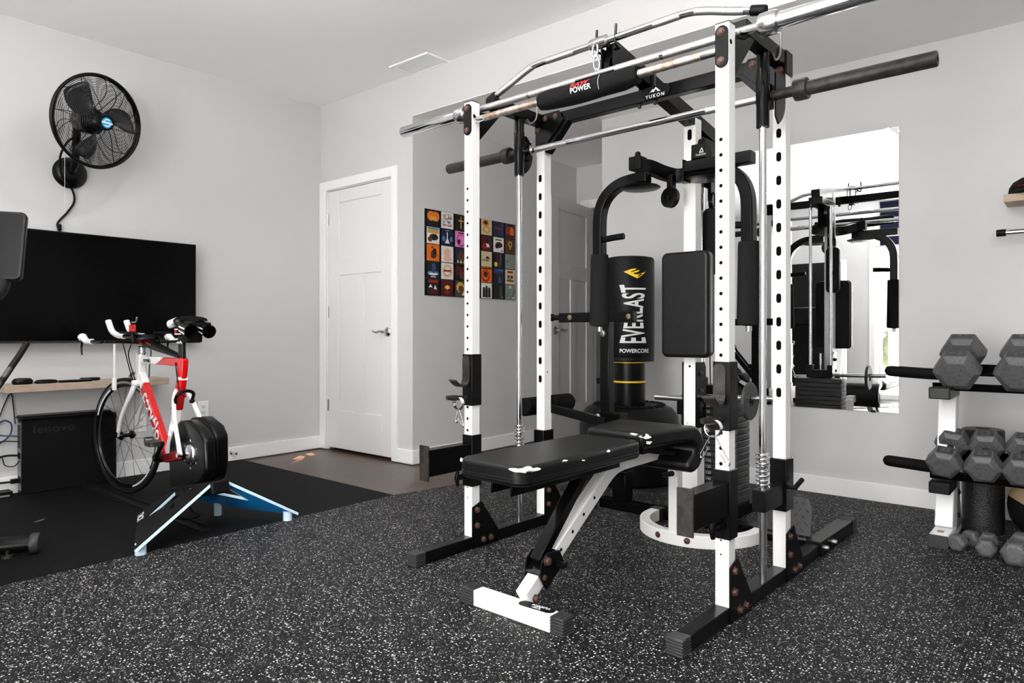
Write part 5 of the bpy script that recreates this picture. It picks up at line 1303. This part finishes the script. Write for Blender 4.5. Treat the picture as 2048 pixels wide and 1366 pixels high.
for k, (x, y, w_, lab, yaw, ro) in enumerate(((-.428, 3.515, 1, 'smallest grey hex dumbbell on the floor beside the rack foot', R(-18), 0), (-.345, 3.50, 1.05, 'small pale hex dumbbell on the floor in front of the black roller', R(2), 0), (-.235, 3.47, 1.4, 'dark hex dumbbell on the floor at the right edge', R(-4), 0))):
    t = sm if k == 0 else dup(sm, (0, 0, 0)); t.scale = (w_, w_, w_); setdb(t, (x, y, .033*w_), 0, ro, yaw, lab, 'small dumbbells on the floor')
fr_ = MB().lathe([(.02, 0), (.078, 0), (.084, .006), (.084, .472), (.078, .478), (.03, .478), (.03, .40), (.02, .40)], (-.398, 3.865, 0), (0, 0, 1), 36)
def m_epp():
    t = NT('textured_black_foam'); b = t.b; co = t.coord(); b.inputs['Base Color'].default_value = lin((20, 20, 21)); b.inputs['Roughness'].default_value = .42
    vo = t.n('ShaderNodeTexVoronoi'); vo.inputs['Scale'].default_value = 190; t.l(co, vo.inputs['Vector']); t.bump(vo.outputs['Distance'], .6, .003); return t.m
M['epp'] = m_epp()
tag(fr_.build('foam_roller', 'epp'), 'upright black textured foam roller standing behind the lower dumbbells', 'foam roller')
sbl = thing('slam_ball', 'black ball with a tan band under the lower dumbbell shelf', 'ball', (-.160, 3.86, .148))
MB().ball((0, 0, 0), .148, 32).build('shell', 'rubber', sbl, smooth=80)
b = MB(); axb = V((.45, .15, .88)).normalized(); _, bs, bn = frame(axb)
b.rings([[V((0, 0, 0)) + axb*h + (bs*math.cos(2*pi*j/48) + bn*math.sin(2*pi*j/48))*math.sqrt(.1488**2 - h*h) for j in range(48)] for h in (-.03, -.01, .01, .03)], cap=False); b.build('band', 'tan', sbl, smooth=80)
rl = MB().lathe([(.02, 0), (.058, 0), (.062, .005), (.062, .66), (.056, .668), (.02, .668)], (-.130, 4.09, 0), (0, 0, 1), 28); tag(rl.build('mat_roll', 'epp'), 'tall black textured roll standing at the right edge by the wall', 'rolled mat')
ws = MB().box(-.331, .75, 3.998, YM, 1.542, 1.578).build('wall_shelf', 'oak', None, .002); tag(ws, 'pale wooden floating shelf high on the wall at the right edge', 'shelf')
cp = thing('baseball_cap', 'black cap with dark red trim on the right wall shelf', 'cap', (-.215, 4.085, 1.578))
c = MB(); n = 28; rs = []
for r, h in ((.098, 0), (.100, .015), (.096, .038), (.082, .062), (.055, .080), (.02, .088), (.002, .089)): rs.append([(r*1.06*math.cos(2*pi*j/n), r*math.sin(2*pi*j/n), h) for j in range(n)])
c.rings(rs); c.build('crown', 'fabric', cp, smooth=70)
c = MB(); P_ = [(.075*math.cos(R(a)), -.06 - .10*math.sin(R(a)), .004) for a in range(0, 181, 12)]; c.rings([P_, [(x, y, z + .005) for x, y, z in P_]]); c.build('visor', 'fabric', cp)
MB().tube([(.101*1.06*math.cos(2*pi*j/40), .101*math.sin(2*pi*j/40), .034) for j in range(26, 42)], .003, 6).build('piping', 'dark_red', cp)
pb = thing('wall_bar', 'chrome bar with black end caps fixed to the wall under the right shelf', 'bar', (-.35, 4.10, 1.409))
MB().cyl((.01, 0, 0), (1.05, 0, 0), .0125, 18).build('bar', 'chrome', pb)
for x0, x1 in ((-.018, .020), (1.04, 1.075)): MB().lathe([(.001, x0), (.017, x0), (.017, x1), (.001, x1)], (0, 0, 0), (1, 0, 0), 18).build('end_cap', 'black_matte', pb)
for x in (.22, .85): MB().box(x-.012, x+.012, -.016, .085, -.018, -.0125).box(x-.012, x+.012, .079, .085, -.05, .03).box(x-.012, x+.012, -.02, -.015, -.018, .008).build('bar_bracket', 'black_matte', pb, .002)

# ------------------------------------------------------------------ behind the camera, seen in the mirror
tm = thing('treadmill', 'folded treadmill with white uprights, seen in the mirror', 'treadmill', (-2.95, -1.30, 0))
MB().box(-.40, .40, -.14, -.06, .16, 1.86).build('deck', 'black_matte', tm, .01)
MB().box(.40, .445, -.16, -.03, .10, 1.88).box(-.445, -.40, -.16, -.03, .10, 1.88).build('deck_rail', 'white_clean', tm, .006)
for s in (-1, 1):
    MB().sweep([(s*.43, .30, .10), (s*.43, .10, .85), (s*.43, .22, 1.25)], .045, .08, (1, 0, 0)).build('upright', 'white_clean', tm, .006)
    MB().sweep([(s*.43, -.30, .04), (s*.43, .38, .04)], .07, .08).build('base_rail', 'white_clean', tm, .006)
    MB().sweep([(s*.43, .22, 1.24), (s*.43, .38, 1.08), (s*.43, .36, .95), (s*.43, .10, .88)], .045, .05, (1, 0, 0)).build('handrail', 'white_clean', tm, .006)
MB().box(-.40, .40, .18, .30, 1.02, 1.26).build('console', 'black_satin', tm, .02)
MB().box(.453, .456, .11, .125, .62, .76).build('red_tag', 'red_print', tm)
MB().box(-.45, .45, -.30, .05, .02, .16).build('motor_cover', 'black_matte', tm, .02)
bl = MB().box(-2.26, -1.36, YB+.03, YB+.036, 2.12, 2.70).cyl((-2.26, YB+.035, 2.70), (-1.36, YB+.035, 2.70), .02, 12); tag(bl.build('roller_blind', 'navy'), 'dark navy blind above the patio door, seen in the mirror', 'blind')
struct(MB().box(-12, 12, -16, YB-.125, -.16, -.05), 'ground_patio', 'siding', 'pale paving outside the patio door', 'patio')
hg = MB()
for k in range(60): hg.ball((-9 + 7.5*random.random(), -9.2 + .5*random.random(), .35 + .5*random.random()), .35, 8)
h = hg.build('hedge', 'leaf'); tag(h, 'low green hedge outside the patio door, seen in the mirror', 'hedge'); h['kind'] = 'stuff'
tag(MB().box(-10, -2.0, -12.2, -12, -.05, 4.2).build('neighbour_house', 'siding'), 'pale house wall beyond the hedge, seen in the mirror', 'house')

def m_emit(name, col, k):
    t = NT(name); t.b.inputs['Emission Color'].default_value = (*col, 1); t.b.inputs['Emission Strength'].default_value = k; return t.m
M['globe'] = m_emit('fill_glow', (.99, .995, 1), 34); M['globe_dim'] = m_emit('fill_glow_dim', (.99, .995, 1), 10)  # glow of the added fill globes
# ------------------------------------------------------------------ daylight and added fill lights
# unseen panel added outside the patio door, gaps cut to shape the sun patches
EL = R(17); sd_ = V((-.551, .835, 0)).normalized() * math.cos(EL) + V((0, 0, -math.sin(EL)))
kx, kz, YS = -sd_.x/sd_.y, -sd_.z/sd_.y, -2.75
gaps = [(-1.3, .45, .25, 1.19)]
for X0, X1, Y0, Y1 in ((-4.54, -4.43, 2.665, 2.765), (-4.59, -4.475, 2.82, 2.95), (-4.62, -4.52, 2.99, 3.06), (-4.405, -4.375, 2.66, 2.90), (-4.36, -4.33, 2.74, 2.80), (-4.06, -3.95, 1.07, 1.125)):
    dm = (Y0 + Y1)/2 - YS; gaps.append((X0 + kx*dm, X1 + kx*dm, kz*(Y0 - YS), kz*(Y1 - YS)))
xs = sorted({-1.95, 4.5} | {g for q in gaps for g in q[:2]}); zs = sorted({-.05, 3.6} | {g for q in gaps for g in q[2:]})
pn = MB()
for i in range(len(xs) - 1):
    for j in range(len(zs) - 1):
        cx_, cz_ = (xs[i] + xs[i+1])/2, (zs[j] + zs[j+1])/2
        if not any(a < cx_ < b and c < cz_ < d for a, b, c, d in gaps): pn.box(xs[i], xs[i+1], YS-.01, YS, zs[j], zs[j+1])
tag(pn.build('sun_mask_panel', 'oak'), 'unseen panel added outside the patio door, its gaps shaping the sun patches', 'screen')
W = bpy.data.worlds.new('sky'); S.world = W; W.use_nodes = True
nt = W.node_tree; bg = nt.nodes['Background']; bg.inputs[0].default_value = (.97, .985, 1.0, 1); bg.inputs[1].default_value = 3.0
def area(name, loc, rot, sx, sy, power, col=(1, 1, 1), spread=180):
    l = bpy.data.lights.new(name, 'AREA'); l.shape = 'RECTANGLE'; l.size = sx; l.size_y = sy; l.energy = power; l.color = col; l.spread = R(spread)
    o = bpy.data.objects.new(name, l); COL.objects.link(o); o.location = loc; o.rotation_euler = rot; return o
area('patio_daylight', ((PX0+PX1)/2, YB-.16, 1.08), (R(90), 0, 0), 1.9, 2.0, 190, (.99, .995, 1))
area('added_window_light', (1.1, YB-.16, 1.5), (R(90), 0, 0), 1.5, 1.2, 40, (.99, .995, 1))  # fill light behind the added window
for x, y, gm in ((-3.6, .2, 'globe'), (-1.0, 2.9, 'globe_dim')):  # globes added out of view to lift the walls and ceiling
    t = thing('fill_globe', 'unseen glowing globe added to brighten the walls and ceiling', 'lamp', (x, y, H1), 0, 'added fill globes')
    MB().cyl((0, 0, 0), (0, 0, -.14), .01, 8).lathe([(.05, -.001), (.05, -.02), (.001, -.02)], (0, 0, 0), (0, 0, 1), 20).build('stem', 'trim', t)
    MB().ball((0, 0, -.22), .09, 24).build('globe', gm, t, smooth=80)
for x, y in ((-.2, -1.3), (-1.5, -.1)):  # uplighters added out of view to brighten the ceiling
    t = thing('fill_uplighter', 'unseen uplighter added behind the camera to brighten the ceiling', 'lamp', (x, y, 0), 0, 'added uplighters')
    MB().lathe([(.001, 0), (.14, 0), (.14, .02), (.02, .03), (.012, .05), (.012, 1.66), (.001, 1.66)], n=24).build('stand', 'black_matte', t)
    MB().lathe([(.012, 1.64), (.08, 1.67), (.16, 1.76), (.155, 1.76), (.075, 1.68), (.012, 1.655)], n=28).build('lamp_shade', 'trim', t)
    l = bpy.data.lights.new('ceiling_fill', 'AREA'); l.shape = 'DISK'; l.size = .26; l.energy = 120 if y < -1 else 150; l.color = (.99, .995, 1)
    o = bpy.data.objects.new('ceiling_fill', l); COL.objects.link(o); o.location = (x, y, 1.75); o.rotation_euler = (R(180), 0, 0)
# unseen recessed lamps added to the ceiling as fill light
for k, (x, y) in enumerate(((-3.3, 1.6), (-1.3, 1.4), (.7, 1.6), (-3.2, -.6), (-1.2, -.7), (.7, -.6))):
    t = thing('fill_downlight', 'unseen round recessed lamp added as fill light', 'lamp', (x, y, H1), 0, 'added recessed lamps')
    MB().lathe([(.06, -.001), (.085, -.001), (.085, -.006), (.06, -.004)], (0, 0, 0), (0, 0, 1), 24).build('trim_ring', 'trim', t)
    l = bpy.data.lights.new('fill_light', 'AREA'); l.shape = 'DISK'; l.size = .11; l.energy = 9; l.color = (.99, .995, 1)
    o = bpy.data.objects.new('fill_light', l); COL.objects.link(o); o.location = (x, y, H1 - .012)
sun = bpy.data.lights.new('sun', 'SUN'); sun.energy = 170; sun.angle = R(.1); sun.color = (1, .95, .88)
so = bpy.data.objects.new('sun', sun); COL.objects.link(so)
so.rotation_euler = sd_.to_track_quat('-Z', 'Y').to_euler(); so.location = (3, -8, 4)

# ------------------------------------------------------------------ camera
cd = bpy.data.cameras.new('camera'); cam = bpy.data.objects.new('camera', cd); COL.objects.link(cam)
cam.location = (0, 0, .925); cam.rotation_euler = (R(90), 0, R(40.2))
cd.sensor_width = 36; cd.lens = 1380 / 2048 * 36; cd.shift_y = -18 / 2048; cd.clip_start = .05
S.camera = cam
S.view_settings.view_transform = 'Standard'; S.view_settings.look = 'None'; S.view_settings.gamma = 1; S.view_settings.exposure = -.28
S.view_settings.use_curve_mapping = False
S.cycles.max_bounces = 10; S.cycles.diffuse_bounces = 5; S.cycles.glossy_bounces = 5; S.cycles.transparent_max_bounces = 8
S.cycles.use_denoising = True
